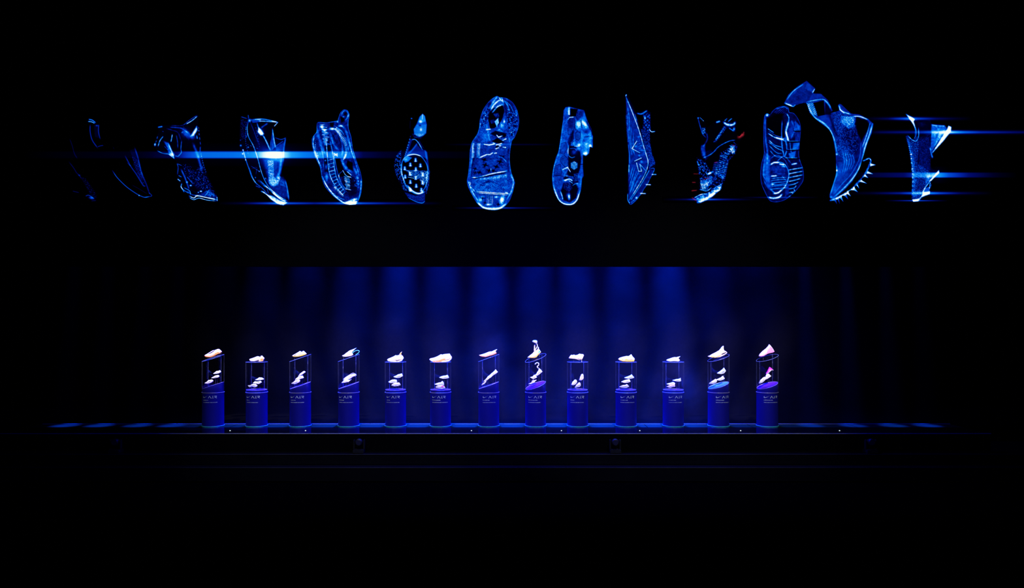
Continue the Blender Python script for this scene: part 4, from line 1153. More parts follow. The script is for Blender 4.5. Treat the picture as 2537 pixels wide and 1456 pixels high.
p.F([(290, 850), (420, 800), (520, 840), (570, 960), (560, 1130), (480, 1240), (390, 1220), (300, 1090), (275, 950)], -.8).S(ring, 11, .65, taper=False).S([(335, 1160), (390, 1220), (440, 1250), (490, 1256), (542, 1235)], 18, 1.2).S([(340, 802), (420, 788), (492, 806)], 8, 1.0).S([(270, 900), (272, 1020), (310, 1130)], 12, .6)
p.F([(288, 855), (340, 812), (392, 828), (350, 872), (310, 888)], .65).G(320, 850, 22, 16, .4)
for x, y in ((435, 855), (372, 910), (493, 920), (305, 955), (438, 965), (367, 1022), (520, 1030), (310, 1055), (437, 1070), (372, 1118), (518, 1128), (443, 1165), (372, 1212), (505, 1212)):
    p.G(x, y-12, 14, 12, .8).G(x+1, y+11, 17, 13, .9).S([(x-18, y+18), (x+18, y+16)], 6, .6).G(x, y, 9, 22, .5)
p.D([(310, 975), (580, 985), (575, 1080), (530, 1150), (470, 1080), (380, 1050)], 14, 7, 1.0, ang=18).D([(188, 826), (262, 730), (262, 950), (302, 1122), (372, 1234), (290, 1222), (196, 1022), (176, 920)], 17, 7, .75, ang=25, keep=.85)
p.D([(566, 990), (606, 990), (598, 1150), (566, 1262), (552, 1200)], 18, 9, .8, ang=10).F([(300, 1240), (440, 1282), (552, 1235), (548, 1352), (510, 1374), (430, 1352), (340, 1302)], .22).D([(310, 1250), (440, 1290), (548, 1260), (540, 1350), (430, 1345), (340, 1300)], 12, 6, .28, jit=.45)
p.S([(336, 1303), (430, 1352), (510, 1374), (548, 1350)], 8, .65).F([(545, 740), (575, 760), (604, 1000), (582, 980), (562, 860)], .34).S([(340, 1060), (422, 1076)], 6, 1.0).S([(570, 1020), (555, 1110), (520, 1170)], 9, .5)
p.make('narrow blue glass shoe seen from its studded forefoot')
# --- biggest shoe, seen from the tread
sil = [(1415, 88), (1440, 101), (1480, 106), (1532, 116), (1604, 167), (1656, 258), (1678, 380), (1665, 482), (1625, 584), (1594, 624), (1574, 722), (1564, 850), (1584, 1000), (1610, 1068), (1627, 1130), (1605, 1232), (1564, 1344), (1503, 1415), (1420, 1453), (1340, 1455), (1247, 1435), (1175, 1374), (1114, 1273), (1069, 1182), (1054, 1110), (1069, 1020), (1084, 880), (1090, 740), (1115, 638), (1175, 547), (1200, 468), (1210, 368), (1245, 257), (1306, 166), (1368, 110)]
p = Pic(*Z3, [sil]); p.F(sil, .46); p.outline(.35, 8)
p.F([(1326, 250), (1480, 196), (1502, 260), (1482, 350), (1442, 425), (1380, 475), (1330, 475), (1308, 360)], -.92).F([(1212, 370), (1306, 170), (1360, 150), (1330, 260), (1300, 400), (1290, 480), (1204, 475)], -.45, 12).F([(1492, 112), (1600, 170), (1672, 380), (1620, 580), (1562, 560), (1540, 380), (1502, 250)], -.50, 14)
p.D([(1214, 370), (1300, 190), (1330, 260), (1300, 400), (1290, 480), (1206, 475)], 20, 9, .55, keep=.7, k=9).D([(1540, 240), (1650, 260), (1668, 400), (1620, 580), (1560, 560), (1535, 380)], 22, 10, .6, keep=.7, k=12)
p.S([(1336, 262), (1380, 190), (1440, 140), (1478, 145)], 17, .95).S([(1358, 285), (1420, 217), (1492, 186)], 14, .85).S([(1326, 232), (1370, 160), (1415, 100)], 20, .6).S([(1494, 172), (1470, 108)], 12, .8).S([(1500, 140), (1540, 200), (1562, 262)], 16, .5).S([(1440, 110), (1462, 130)], 12, .8).S([(1520, 150), (1580, 210), (1620, 300)], 10, .4)
p.F([(1383, 392), (1430, 350), (1436, 410), (1412, 458)], 1.0, 6).F([(1370, 302), (1430, 290), (1442, 330), (1402, 352)], .40).H([(1370, 302), (1430, 290), (1442, 330), (1402, 352)], 9, -15, -.5).G(1475, 440, 22, 26, .6).G(1500, 390, 9, 22, .9).S([(1340, 380), (1400, 350), (1430, 310)], 7, -.6).F([(1330, 380), (1380, 365), (1390, 410), (1345, 420)], .3).F([(1400, 500), (1450, 480), (1490, 520), (1440, 545)], .35)
waist = [(1175, 560), (1560, 560), (1560, 850), (1095, 850), (1110, 660)]
p.H(waist, 17, 4, -.30, wave=6, wl=80).F([(1328, 540), (1400, 505), (1470, 520), (1532, 540), (1492, 585), (1402, 572)], -.75).F([(1348, 632), (1420, 590), (1502, 640), (1440, 662)], -.9).F([(1400, 690), (1440, 675), (1430, 720), (1395, 715)], -.8).F([(1440, 800), (1500, 800), (1500, 850), (1450, 830)], -.5).F([(1490, 545), (1530, 560), (1500, 590)], -.8)
for a in ([(1253, 665), (1320, 677), (1392, 660)], [(1400, 676), (1472, 656)], [(1408, 555), (1432, 582), (1480, 565)], [(1478, 622), (1527, 600)], [(1393, 722), (1442, 706)], [(1483, 700), (1522, 706)], [(1192, 833), (1290, 790), (1330, 791), (1367, 765)], [(1380, 776), (1412, 770)], [(1278, 491), (1337, 485)], [(1365, 650), (1390, 656)], [(1435, 685), (1462, 685)]): p.S(a, 11, 1.2, raw=True)
for k in range(12):
    y = 655+k*15; p.S([(1112, y), (1140, y+2)], 7, .8).S([(1178-k, y+2), (1216-k, y)], 7, .7)
for a in ((1262, 852, 30), (1452, 876, 34), (1272, 917, 34), (1406, 936, 32), (1152, 962, 24), (1320, 982, 30), (1202, 1006, 26), (1372, 986, 24), (1150, 1010, 20)): p.star(*a, -.9, 20)
p.H([(1130, 830), (1530, 830), (1530, 980), (1110, 1060)], 15, -8, -.32, zig=True, wave=16, wl=62)
p.S([(1112, 1066), (1200, 1063), (1350, 1021), (1532, 988)], 10, 1.25).S([(1112, 1082), (1350, 1039), (1532, 1006)], 13, -.85)
p2 = [(1118, 1090), (1530, 1022), (1562, 1240), (1160, 1232)]
p.H(p2, 18, -6, -.25, zig=True, wave=12, wl=50).D([(1200, 1080), (1530, 1030), (1530, 1062), (1210, 1100)], 13, 8, .6).D(p2, 12, 6, .35, jit=.4, k=15).S([(1230, 1140), (1330, 1120), (1440, 1150)], 10, -.4).S([(1210, 1150), (1250, 1165)], 12, -.5).S([(1290, 1110), (1380, 1110)], 10, -.4)
p.S([(1162, 1232), (1350, 1248), (1562, 1262)], 8, 1.2).S([(1162, 1246), (1350, 1262), (1532, 1276)], 6, 1.1).S([(1180, 1240), (1540, 1268)], 4, -.6).S([(1516, 1248), (1545, 1250)], 14, 1.0)
p.F([(1180, 1262), (1530, 1290), (1500, 1400), (1400, 1435), (1280, 1420), (1200, 1350)], -.12).G(1210, 1335, 26, 32, .8).G(1472, 1340, 24, 48, 1.3, 12).G(1312, 1392, 32, 11, 1.1).G(1405, 1300, 24, 12, .8).G(1240, 1300, 16, 12, .7).S([(1176, 1362), (1250, 1424), (1340, 1444), (1440, 1437), (1522, 1382)], 19, 1.1)
for x in (1295, 1315, 1340, 1358): p.S([(x, 1275), (x+2, 1405)], 6, .7, 14)
for a in ((1240, 1312, 22), (1430, 1388, 22), (1270, 1370, 18)): p.star(*a, -.8, 10)
p.S([(1130, 650), (1110, 850), (1088, 1042)], 13, .45).S([(1560, 700), (1546, 900), (1552, 1002)], 26, -.35).S([(1582, 1032), (1612, 1122), (1582, 1242), (1532, 1332)], 14, .65).S([(1068, 1110), (1110, 1222), (1180, 1342)], 15, .7).S([(1100, 1180), (1162, 1252)], 9, .6).S([(1075, 1120), (1095, 1130), (1085, 1160)], 6, .9)
p.S([(1150, 780), (1110, 950), (1105, 1050)], 20, -.4).S([(1430, 815), (1480, 830), (1530, 880)], 10, .5).S([(1340, 960), (1342, 990)], 9, .7).S([(1205, 480), (1215, 400)], 9, .4).S([(1290, 420), (1300, 500), (1330, 620)], 18, .35).S([(1550, 560), (1570, 640)], 14, .35).F([(1230, 540), (1330, 530), (1350, 640), (1240, 640)], .2, 20)
p.N(sil, 30, .30).N(sil, 10, .28)
p.make('largest blue glass shoe seen from its patterned tread')

# --- cell-patterned shoe
sil = [(298, 220), (352, 217), (442, 240), (520, 258), (535, 310), (565, 400), (610, 488), (626, 570), (624, 708), (592, 694), (580, 775), (540, 806), (508, 796), (506, 850), (505, 930), (515, 1045), (495, 1082), (485, 1202), (445, 1335), (402, 1386), (350, 1398), (278, 1391), (216, 1344), (164, 1252), (139, 1150), (136, 1050), (154, 928), (179, 827), (209, 757), (229, 638), (249, 498), (264, 388), (274, 258)]
p = Pic(*Z4, [sil]); p.F(sil, .52)
p.F([(328, 232), (442, 245), (424, 330), (350, 335), (328, 322)], -.95).F([(430, 265), (518, 265), (500, 330), (445, 385), (412, 350)], -.55, 10).D([(430, 265), (515, 268), (480, 370), (410, 360)], 11, 5, .3).S([(338, 226), (338, 318)], 24, 1.3)
p.F([(335, 340), (400, 345), (400, 470), (330, 460), (318, 400)], -.45, 9).F([(345, 560), (400, 480), (395, 640), (345, 690), (320, 640)], -.55, 9).F([(345, 682), (420, 690), (475, 760), (484, 870), (470, 960), (442, 1052), (452, 1122), (400, 1132), (330, 1102), (268, 1082), (332, 962), (330, 800)], -.82, 8)
for P, a, v in (([(358, 890), (400, 868), (442, 890), (442, 950), (400, 977), (358, 950)], 35, .75), ([(238, 830), (280, 798), (327, 840), (327, 920), (290, 942), (238, 880)], 40, -.5), ([(412, 540), (440, 503), (477, 530), (477, 592), (450, 622), (418, 600)], 30, -.6), ([(168, 932), (230, 903), (252, 1000), (240, 1037), (158, 1037)], -40, -.4), ([(240, 660), (300, 640), (318, 720), (280, 790), (230, 770)], 50, -.3), ([(325, 470), (375, 470), (380, 545), (330, 550)], 20, -.4)):
    if v > 0: p.F(P, .30)
    p.H(P, 13, a, v); p.S(P+[P[0]], 6, -.55, raw=True, taper=False)
p.D([(166, 1052), (262, 1062), (252, 1152), (210, 1205), (162, 1152)], 13, 6, -.4).D([(395, 1020), (450, 1010), (455, 1110), (400, 1120)], 13, 6, .5).D([(280, 1010), (320, 980), (330, 1040), (280, 1060)], 12, 6, .6).D([(360, 640), (410, 600), (415, 680), (360, 690)], 12, 6, .5).D([(400, 1150), (455, 1130), (445, 1260), (400, 1290)], 14, 6, .5)
p.F([(275, 1132), (362, 1122), (425, 1142), (452, 1200), (425, 1312), (350, 1365), (268, 1335), (238, 1232)], -.86, 10).F([(165, 1160), (215, 1210), (262, 1240), (262, 1330), (210, 1300)], -.3, 10).D([(280, 1130), (360, 1130), (380, 1200), (340, 1240), (270, 1200)], 14, 7, .45).G(340, 1300, 13, 34, 1.3).G(325, 1280, 26, 40, .3).S([(235, 1230), (256, 1290), (263, 1332)], 12, .85)
p.G(450, 430, 40, 42, .75).G(530, 430, 30, 55, .75, -20).S([(500, 388), (542, 442)], 22, 1.0).G(597, 687, 14, 20, 1.3, -30).G(535, 780, 24, 20, 1.1).G(460, 675, 19, 17, .9).S([(482, 375), (492, 470)], 9, -.8).S([(412, 380), (410, 470), (430, 500)], 8, -.7).S([(400, 690), (470, 690)], 9, .7)
p.F([(480, 500), (602, 500), (622, 700), (590, 692), (572, 772), (510, 792), (480, 692)], .26, 8).G(545, 515, 46, 28, -.55).S([(520, 582), (582, 570)], 12, -.6).S([(540, 380), (605, 500), (618, 560)], 12, -.7).G(520, 620, 22, 30, -.4).G(545, 660, 18, 40, .3)
p.S([(320, 940), (357, 1002)], 8, 1.1, raw=True).S([(258, 972), (322, 944)], 11, 1.0).S([(283, 1102), (340, 1086), (382, 1106)], 16, 1.3).S([(330, 1095), (382, 1137)], 7, .9).S([(300, 1045), (392, 1062)], 12, .6).S([(323, 372), (345, 346), (392, 340)], 8, 1.0).S([(330, 682), (330, 790), (370, 827), (412, 815)], 7, .7).S([(350, 720), (400, 715), (430, 740)], 8, .5).S([(380, 1165), (400, 1150), (455, 1130)], 7, .6).S([(330, 1070), (395, 1080)], 18, .45).G(400, 760, 30, 30, .4).G(440, 720, 30, 28, .4)
p.S([(156, 1190), (216, 1332), (288, 1384), (370, 1388), (432, 1335), (472, 1222)], 14, 1.0).S([(145, 1050), (200, 1045), (265, 1050)], 9, -.55).S([(265, 400), (245, 600), (215, 770), (160, 930), (142, 1060), (165, 1230)], 11, .3).S([(405, 330), (400, 470), (345, 690), (328, 850)], 12, -.35).S([(300, 330), (285, 420)], 12, -.25).S([(480, 810), (460, 900), (505, 910)], 10, -.6).S([(490, 1060), (470, 1180)], 18, .25)
p.N(sil, 36, .25).N(sil, 11, .22)
p.make('blue glass shoe patterned with cells and a torn tongue')

# --- upright blade-like spike
sil = [(1020, 58), (1050, 88), (1105, 198), (1152, 286), (1270, 254), (1316, 280), (1322, 480), (1376, 508), (1345, 530), (1310, 525), (1316, 650), (1336, 780), (1381, 900), (1366, 980), (1346, 1020), (1392, 1024), (1390, 1038), (1335, 1042), (1292, 1135), (1326, 1146), (1324, 1160), (1272, 1163), (1220, 1245), (1266, 1252), (1264, 1266), (1202, 1270), (1144, 1346), (1090, 1391), (1054, 1375), (1039, 1320), (1044, 1100), (1054, 920), (1039, 640), (1024, 500), (1012, 320), (1022, 200), (1014, 90)]
p = Pic(*Z4, [sil])
bl = [(1022, 80), (1150, 350), (1222, 640), (1287, 860), (1272, 965), (1150, 1205), (1060, 1345), (1048, 1000), (1058, 800), (1036, 500)]
p.F(sil, .10).F(bl, .29, 6).F([(1148, 292), (1262, 330), (1250, 400), (1208, 485)], -.9)
p.S([(1025, 105), (1090, 260), (1180, 500), (1232, 680), (1272, 810), (1288, 872), (1277, 960), (1232, 1062), (1150, 1202), (1058, 1347)], 8, 1.0).S([(1300, 985), (1210, 1140), (1085, 1330)], 8, .6, taper=False).S([(1018, 90), (1030, 68)], 12, .8).S([(1300, 960), (1362, 980), (1210, 1255), (1090, 1385), (1058, 1365)], 9, .5)
for a in ([(1060, 440), (1062, 600), (1092, 790)], [(1085, 470), (1082, 640), (1112, 770)], [(1112, 540), (1110, 700), (1130, 800)], [(1040, 220), (1060, 330), (1070, 500)], [(1050, 660), (1065, 800), (1068, 900)], [(1072, 1250), (1100, 1130), (1150, 1000)], [(1085, 1230), (1125, 1100), (1175, 1000)], [(1065, 1180), (1095, 1070), (1125, 960)], [(1070, 1080), (1090, 1000), (1105, 940)], [(1100, 1240), (1150, 1130), (1200, 1040)], [(1130, 300), (1150, 380)]): p.S(a, 8, .42)
for a in ([(1152, 630), (1095, 720), (1187, 768)], [(1128, 868), (1207, 832)], [(1150, 890), (1176, 992), (1212, 990), (1190, 905), (1257, 980)]):
    p.S([(x+7, y+7) for x, y in a], 7, -.75, raw=True); p.S(a, 8, .9, raw=True, taper=False)
p.G(1140, 690, 16, 12, .5).G(1185, 800, 14, 12, .5).G(1210, 880, 14, 16, .45).G(1215, 740, 22, 10, .4).G(1180, 575, 20, 8, .4).S([(1175, 690), (1220, 675)], 7, .4)
p.D([(1230, 300), (1316, 285), (1316, 525), (1225, 485)], 30, 13, .55, ang=45, skew=0).S([(1158, 296), (1210, 302), (1277, 262)], 16, .7).G(1250, 345, 13, 22, .8).D([(1200, 480), (1312, 520), (1312, 650), (1378, 900), (1300, 955), (1242, 700)], 13, 7, .45, jit=.4).D([(1150, 560), (1215, 520), (1240, 700), (1270, 800), (1200, 800), (1150, 640)], 20, 9, .25, keep=.6)
p.D([(1018, 320), (1050, 300), (1060, 640), (1040, 640)], 14, 6, .45).F([(1300, 960), (1364, 985), (1205, 1262), (1090, 1385), (1060, 1360), (1200, 1150)], .22).F([(1250, 700), (1310, 660), (1375, 900), (1300, 960)], .10)
p.S([(1303, 488), (1330, 516), (1374, 512)], 9, 1.0).S([(1332, 1029), (1388, 1029)], 10, 1.0).S([(1262, 1151), (1322, 1153)], 10, 1.15).S([(1192, 1256), (1262, 1259)], 10, 1.1).S([(1060, 912), (1057, 1005)], 10, .9).S([(1370, 1012), (1378, 1020)], 7, .5).S([(1242, 1232), (1252, 1240)], 6, .4).G(1150, 1310, 11, 16, 1.0, 35).S([(1044, 1260), (1046, 1340), (1070, 1375)], 10, .7).S([(1080, 1370), (1130, 1330)], 9, .5)
p.N(sil, 24, .28)
p.make('upright blade-shaped blue glass track spike with line lettering')

# --- dark ribbed shoe with red studs
sil = [(158, 386), (190, 378), (256, 455), (266, 494), (355, 420), (400, 412), (470, 392), (532, 392), (578, 436), (568, 520), (604, 596), (652, 530), (668, 540), (656, 585), (608, 652), (586, 744), (508, 844), (478, 952), (448, 1094), (406, 1156), (304, 1248), (202, 1298), (156, 1296), (98, 1240), (130, 1200), (98, 1175), (98, 1155), (150, 1160), (170, 1100), (98, 1085), (100, 1070), (170, 1070), (172, 1000), (118, 995), (120, 980), (170, 980), (152, 862), (152, 815), (184, 778), (204, 650), (193, 560), (167, 450)]
p = Pic(*Z5, [sil]); p.F(sil, .03)
p.S([(168, 400), (190, 480), (215, 560), (255, 605)], 9, .55).D([(205, 500), (245, 500), (250, 560), (215, 565)], 15, 7, 1.0).S([(188, 390), (232, 432)], 8, .8, 4).G(170, 396, 9, 8, .7).S([(362, 442), (402, 430)], 17, 1.0).S([(440, 440), (480, 465), (540, 466), (562, 440)], 19, 1.2).S([(450, 426), (476, 400)], 8, .8).S([(488, 432), (527, 400)], 8, .85).G(550, 512, 12, 20, .8).S([(498, 502), (542, 532)], 12, .65).G(500, 470, 40, 26, .35)
p.D([(440, 480), (470, 500), (360, 650), (330, 650)], 14, 7, .75, ang=-35).S([(455, 480), (350, 640)], 9, .35).S([(335, 750), (400, 690), (500, 640), (562, 630)], 8, .65).S([(218, 822), (300, 782), (362, 732)], 8, .6).F([(195, 690), (240, 676), (250, 830), (210, 800)], .42, 10).S([(260, 555), (266, 622), (222, 702)], 14, .32).F([(225, 760), (300, 730), (330, 760), (240, 860)], .15)
p.H([(335, 870), (472, 815), (495, 850), (452, 1065), (360, 1005), (318, 962)], 19, 8, .50, wave=5, wl=120).D([(400, 760), (590, 670), (566, 765), (484, 875), (434, 1085), (340, 1152), (300, 1020), (380, 900)], 18, 8, .55, jit=.4, keep=.7)
rn = random.Random(8)
for k in range(14):
    t = k/13; x, y = 575-t*110, 680+t*140; p.S([(x, y), (x-rn.uniform(20, 60), y-rn.uniform(10, 30))], 7, rn.uniform(.4, .9))
for k in range(10): p.S([(500+k*6, 700+rn.uniform(-10, 10)), (530+k*3, 775+rn.uniform(-15, 10))], 5, rn.uniform(.4, 1.0))
p.D([(158, 815), (240, 860), (300, 960), (320, 1080), (220, 1170), (178, 1000)], 17, 9, .7, jit=.45, keep=.8).G(298, 980, 28, 10, 1.2, -30).H([(190, 1080), (275, 1075), (280, 1160), (195, 1160)], 15, 70, .85).S([(185, 1152), (260, 1168), (312, 1132)], 8, .9).F([(190, 1060), (290, 1040), (320, 1100), (210, 1150)], .3).G(425, 1020, 14, 16, .6).S([(160, 850), (175, 900)], 12, .6).G(330, 1050, 60, 60, .18)
p.D([(305, 1155), (430, 1080), (410, 1155), (330, 1210)], 20, 11, 1.1, ang=-35).F([(150, 1242), (240, 1200), (340, 1162), (416, 1118), (404, 1152), (302, 1244), (190, 1292), (162, 1292)], .75, 8).S([(128, 1242), (200, 1206), (262, 1200)], 9, 1.1).S([(165, 1288), (240, 1258), (322, 1202), (394, 1142)], 24, 1.25).N([(150, 1242), (416, 1118), (404, 1152), (302, 1244), (162, 1292)], 20, .5)
def red(p, pts, wd, v):
    keep = p.I; p.I = p.RED; p.S(pts, wd, v); p.RED = p.I; p.I = keep
red(p, [(600, 598), (630, 578), (645, 572)], 22, .9); red(p, [(645, 575), (655, 545)], 8, .5); red(p, [(590, 555), (625, 540)], 6, .25)
for a, v in (([(102, 1167), (152, 1160)], .55), ([(108, 1078), (140, 1078)], .35), ([(122, 987), (170, 987)], .22), ([(105, 1240), (150, 1272)], .35), ([(230, 1045), (290, 1030)], .18), ([(535, 690), (552, 684)], .35), ([(345, 870), (370, 862)], .25)): red(p, a, 8, v)
p.N(sil, 20, .4)
p.make('dark ribbed blue glass shoe with a bright toe and small red studs')

# --- rounded sole with banded heel
sil = [(955, 326), (1007, 284), (1080, 269), (1126, 286), (1136, 334), (1185, 346), (1236, 417), (1257, 500), (1247, 642), (1237, 780), (1257, 868), (1277, 918), (1287, 980), (1282, 1063), (1225, 1146), (1154, 1216), (1082, 1267), (1000, 1287), (936, 1276), (904, 1234), (864, 1153), (838, 1082), (831, 980), (843, 868), (868, 778), (863, 640), (863, 478), (873, 376), (900, 348), (932, 360)]
p = Pic(*Z5, [sil]); p.F(sil, .20); p.outline(.36, 9)
p.F([(888, 400), (1062, 330), (1084, 600), (1000, 600), (905, 530)], -.88, 14).F([(930, 360), (1100, 290), (1110, 340), (1000, 400)], -.5).H([(970, 330), (1080, 285), (1115, 300), (1100, 350), (1000, 350)], 16, -40, .3).S([(885, 380), (880, 480), (885, 620), (905, 760), (900, 880)], 18, .42).G(902, 366, 16, 13, 1.0).S([(1000, 300), (1080, 278), (1122, 300)], 9, .5)
for a in (([(908, 508), (972, 552)], 9, .8), ([(915, 560), (980, 600), (1050, 617), (1092, 642)], 10, .9), ([(988, 600), (1050, 622), (1082, 615)], 18, 1.0), ([(920, 630), (980, 682), (1062, 706)], 9, .8), ([(918, 650), (1000, 712), (1062, 742)], 7, .7), ([(925, 690), (1000, 762), (1057, 772)], 7, .6), ([(930, 740), (990, 800), (1060, 812)], 7, .5), ([(910, 530), (990, 580), (1060, 600)], 7, .5), ([(1060, 420), (1055, 560), (1060, 700), (1082, 802)], 12, .6), ([(1125, 440), (1102, 540), (1122, 642)], 20, .95), ([(1100, 540), (1132, 642)], 11, 1.0), ([(1110, 350), (1132, 400), (1115, 500)], 10, .65), ([(1090, 600), (1110, 720), (1090, 800)], 12, .6), ([(1160, 420), (1190, 520), (1150, 620)], 12, .3), ([(1140, 640), (1156, 762)], 7, .55)): p.S(*a)
p.F([(1130, 420), (1195, 440), (1180, 600), (1120, 600)], .22, 16).F([(1200, 425), (1250, 480), (1245, 522), (1190, 522)], .42).F([(1190, 545), (1245, 545), (1240, 640), (1200, 640)], .22).F([(1180, 662), (1240, 655), (1230, 726), (1170, 726)], .45).F([(1128, 772), (1205, 745), (1195, 820), (1138, 815)], .45)
for a in ([(1185, 533), (1252, 533)], [(1120, 650), (1242, 648)], [(1105, 737), (1235, 735)], [(1085, 828), (1240, 825)]): p.S(a, 11, -.95, taper=False)
for a in ([(1190, 527), (1252, 524)], [(1130, 641), (1242, 640)], [(1108, 728), (1232, 728)], [(1085, 818), (1222, 818)]): p.S(a, 5, .6)
p.F([(878, 760), (932, 800), (934, 1100), (962, 1182), (900, 1132), (858, 1000), (858, 880)], .36, 9).S([(870, 870), (862, 1000), (890, 1130)], 16, .35).H([(838, 1000), (880, 1010), (905, 1180), (860, 1140)], 22, 60, -.5)
ov = [(938, 892), (980, 866), (1060, 871), (1112, 920), (1132, 1002), (1102, 1102), (1052, 1162), (990, 1192), (940, 1152)]
p.F(ov, .10).S(ov, 11, .65).F([(950, 910), (1050, 890), (1100, 960), (1080, 1000), (960, 980)], .12).S([(938, 888), (975, 868), (1022, 868)], 14, 1.2).S([(1030, 882), (1082, 892)], 14, 1.0).S([(1160, 887), (1217, 876)], 14, 1.0).S([(943, 1012), (1002, 1006)], 13, 1.0).S([(968, 1197), (1020, 1187), (1052, 1160)], 14, 1.1).S([(918, 1236), (970, 1247), (1030, 1232), (1057, 1205)], 16, 1.25).G(960, 1098, 16, 8, .9).G(1075, 910, 20, 8, .8)
for k, y in enumerate((1030, 1052, 1076, 1098, 1116, 1140)): p.S([(942, y+10), (1010, y+rn.uniform(-4, 6)), (1105, y-6)], 7, .55)
for k in range(8):
    y = 930+k*40; x1 = 1278-max(0, k-2)*23
    p.S([(1130, y+18), (1190, y+6), (x1, y-8-k*2)], 9, .8); p.S([(1135, y+32), (1190, y+22), (x1, y+8-k*2)], 10, -.6)
p.S([(1060, 1010), (1120, 1080)], 8, .3).S([(1000, 860), (1080, 800), (1150, 870)], 9, .4).S([(930, 830), (1000, 790), (1080, 830), (1130, 920)], 8, .35).F([(1090, 1100), (1130, 1090), (1130, 1200), (1090, 1230)], .2).N(sil, 24, .35)
p.make('upright blue glass shoe showing a rounded sole with banded heel')

# --- strapped knit boot over a spiked plate
boot = [(1555, 345), (1660, 318), (1652, 262), (1668, 244), (1690, 252), (1790, 345), (1880, 358), (1972, 404), (2028, 456), (2008, 562), (1968, 654), (1938, 744), (1908, 834), (1878, 934), (1806, 1066), (1724, 1157), (1602, 1252), (1570, 1246), (1563, 1210), (1603, 1090), (1632, 980), (1632, 880), (1627, 780), (1612, 680), (1592, 582), (1555, 516), (1476, 456), (1416, 406), (1354, 344), (1314, 236), (1200, 262), (1175, 281), (1078, 243), (1126, 146), (1216, 65), (1320, 1), (1412, 82), (1392, 134), (1472, 138), (1546, 206), (1596, 318)]
plate = [(1562, 1262), (1690, 1205), (1792, 1142), (1840, 1080), (1905, 1005), (1945, 945), (1985, 850), (1935, 855), (1920, 845), (1980, 815), (2010, 838), (2006, 872), (2052, 892), (1994, 912), (1972, 955), (2024, 990), (1958, 992), (1972, 1032), (1930, 1018), (1900, 1052), (1958, 1090), (1880, 1078), (1876, 1142), (1848, 1110), (1828, 1132), (1864, 1182), (1800, 1158), (1762, 1180), (1788, 1226), (1742, 1198), (1762, 1260), (1715, 1218), (1690, 1228), (1710, 1284), (1668, 1242), (1672, 1306), (1645, 1258), (1642, 1310), (1615, 1272), (1566, 1276)]
p = Pic(*Z5, [boot, plate])
p.F(boot, .39).F([(1388, 236), (1502, 208), (1512, 362), (1440, 378)], -1.0, 4).F([(1846, 372), (1960, 420), (1996, 478), (1902, 640), (1862, 560), (1832, 460)], -.95, 10).F([(1520, 210), (1580, 320), (1580, 360), (1510, 360)], -.65, 8).F([(1720, 480), (1860, 540), (1900, 640), (1860, 860), (1790, 760), (1700, 600)], -.40, 30)
p.H([(1600, 330), (1830, 370), (1850, 600), (1900, 700), (1760, 860), (1640, 780), (1580, 520)], 12, 14, -.5, wave=3, wl=22, k=5).H([(1640, 780), (1760, 860), (1880, 800), (1860, 950), (1720, 1150), (1600, 1250), (1570, 1220), (1630, 980)], 13, -32, -.5, wave=4, wl=24, k=6).H([(1085, 240), (1320, 10), (1405, 85), (1385, 130), (1330, 225), (1180, 275)], 13, -32, -.4, wave=3, wl=26)
p.D([(1690, 370), (1820, 380), (1830, 480), (1770, 510), (1680, 440)], 13, 7, .65, ang=30).G(1760, 430, 62, 46, .25).D([(1600, 330), (1830, 380), (1880, 700), (1760, 860), (1640, 780)], 14, 6, .35, jit=.3, keep=.6, k=21).G(1690, 960, 60, 150, .26, 25).G(1620, 1160, 40, 60, .30, 30)
for k in range(5): p.S([(1700+k*26, 740+k*10), (1720+k*26, 860), (1700+k*22, 980-k*10)], 8, .35)
p.S([(2020, 458), (1990, 560), (1934, 722), (1904, 862), (1832, 1002), (1722, 1132), (1602, 1242)], 15, .75).S([(1992, 448), (1962, 560), (1912, 702)], 8, .7).S([(1960, 700), (1925, 830), (1890, 960), (1850, 1030)], 8, .5).S([(1895, 660), (1880, 820), (1800, 980), (1700, 1090), (1610, 1200)], 9, .3)
p.S([(1662, 262), (1690, 320), (1785, 357)], 12, .75).S([(1668, 300), (1720, 348)], 9, .6).S([(1818, 378), (1890, 381), (1966, 412)], 10, .95).F([(1830, 362), (1940, 400), (1900, 410)], .2)
p.S([(1318, 242), (1400, 382), (1500, 455), (1562, 515), (1612, 622), (1640, 762)], 15, .7).H([(1320, 235), (1390, 230), (1425, 330), (1430, 380), (1360, 340)], 15, 35, .7).S([(1430, 400), (1530, 465)], 10, .5).S([(1320, 225), (1420, 205), (1500, 200), (1550, 240)], 9, .7).S([(1510, 210), (1560, 260), (1572, 290)], 14, .55).S([(1380, 130), (1405, 88)], 9, .8).S([(1095, 240), (1160, 265)], 16, .7).S([(1110, 200), (1180, 110), (1280, 40)], 9, .6).S([(1090, 238), (1175, 272), (1200, 255)], 9, .6).F([(1330, 20), (1400, 85), (1380, 125), (1300, 80)], .12)
p.S([(1560, 350), (1600, 480), (1650, 600)], 22, -.4).G(1640, 780, 10, 10, 1.0).G(1638, 952, 9, 9, 1.0).S([(1632, 880), (1640, 980), (1605, 1090), (1572, 1210)], 14, .45).G(1580, 1232, 16, 14, .5).S([(1640, 850), (1700, 850)], 6, -.4)
p.S([(1575, 1270), (1700, 1216), (1792, 1160), (1852, 1092), (1922, 1020), (1962, 950), (2000, 862)], 20, .65, taper=False).S([(1600, 1266), (1700, 1218), (1792, 1162), (1830, 1130)], 20, 1.1).S([(1922, 850), (1982, 824), (2006, 852)], 12, 1.0).N(plate, 14, .6)
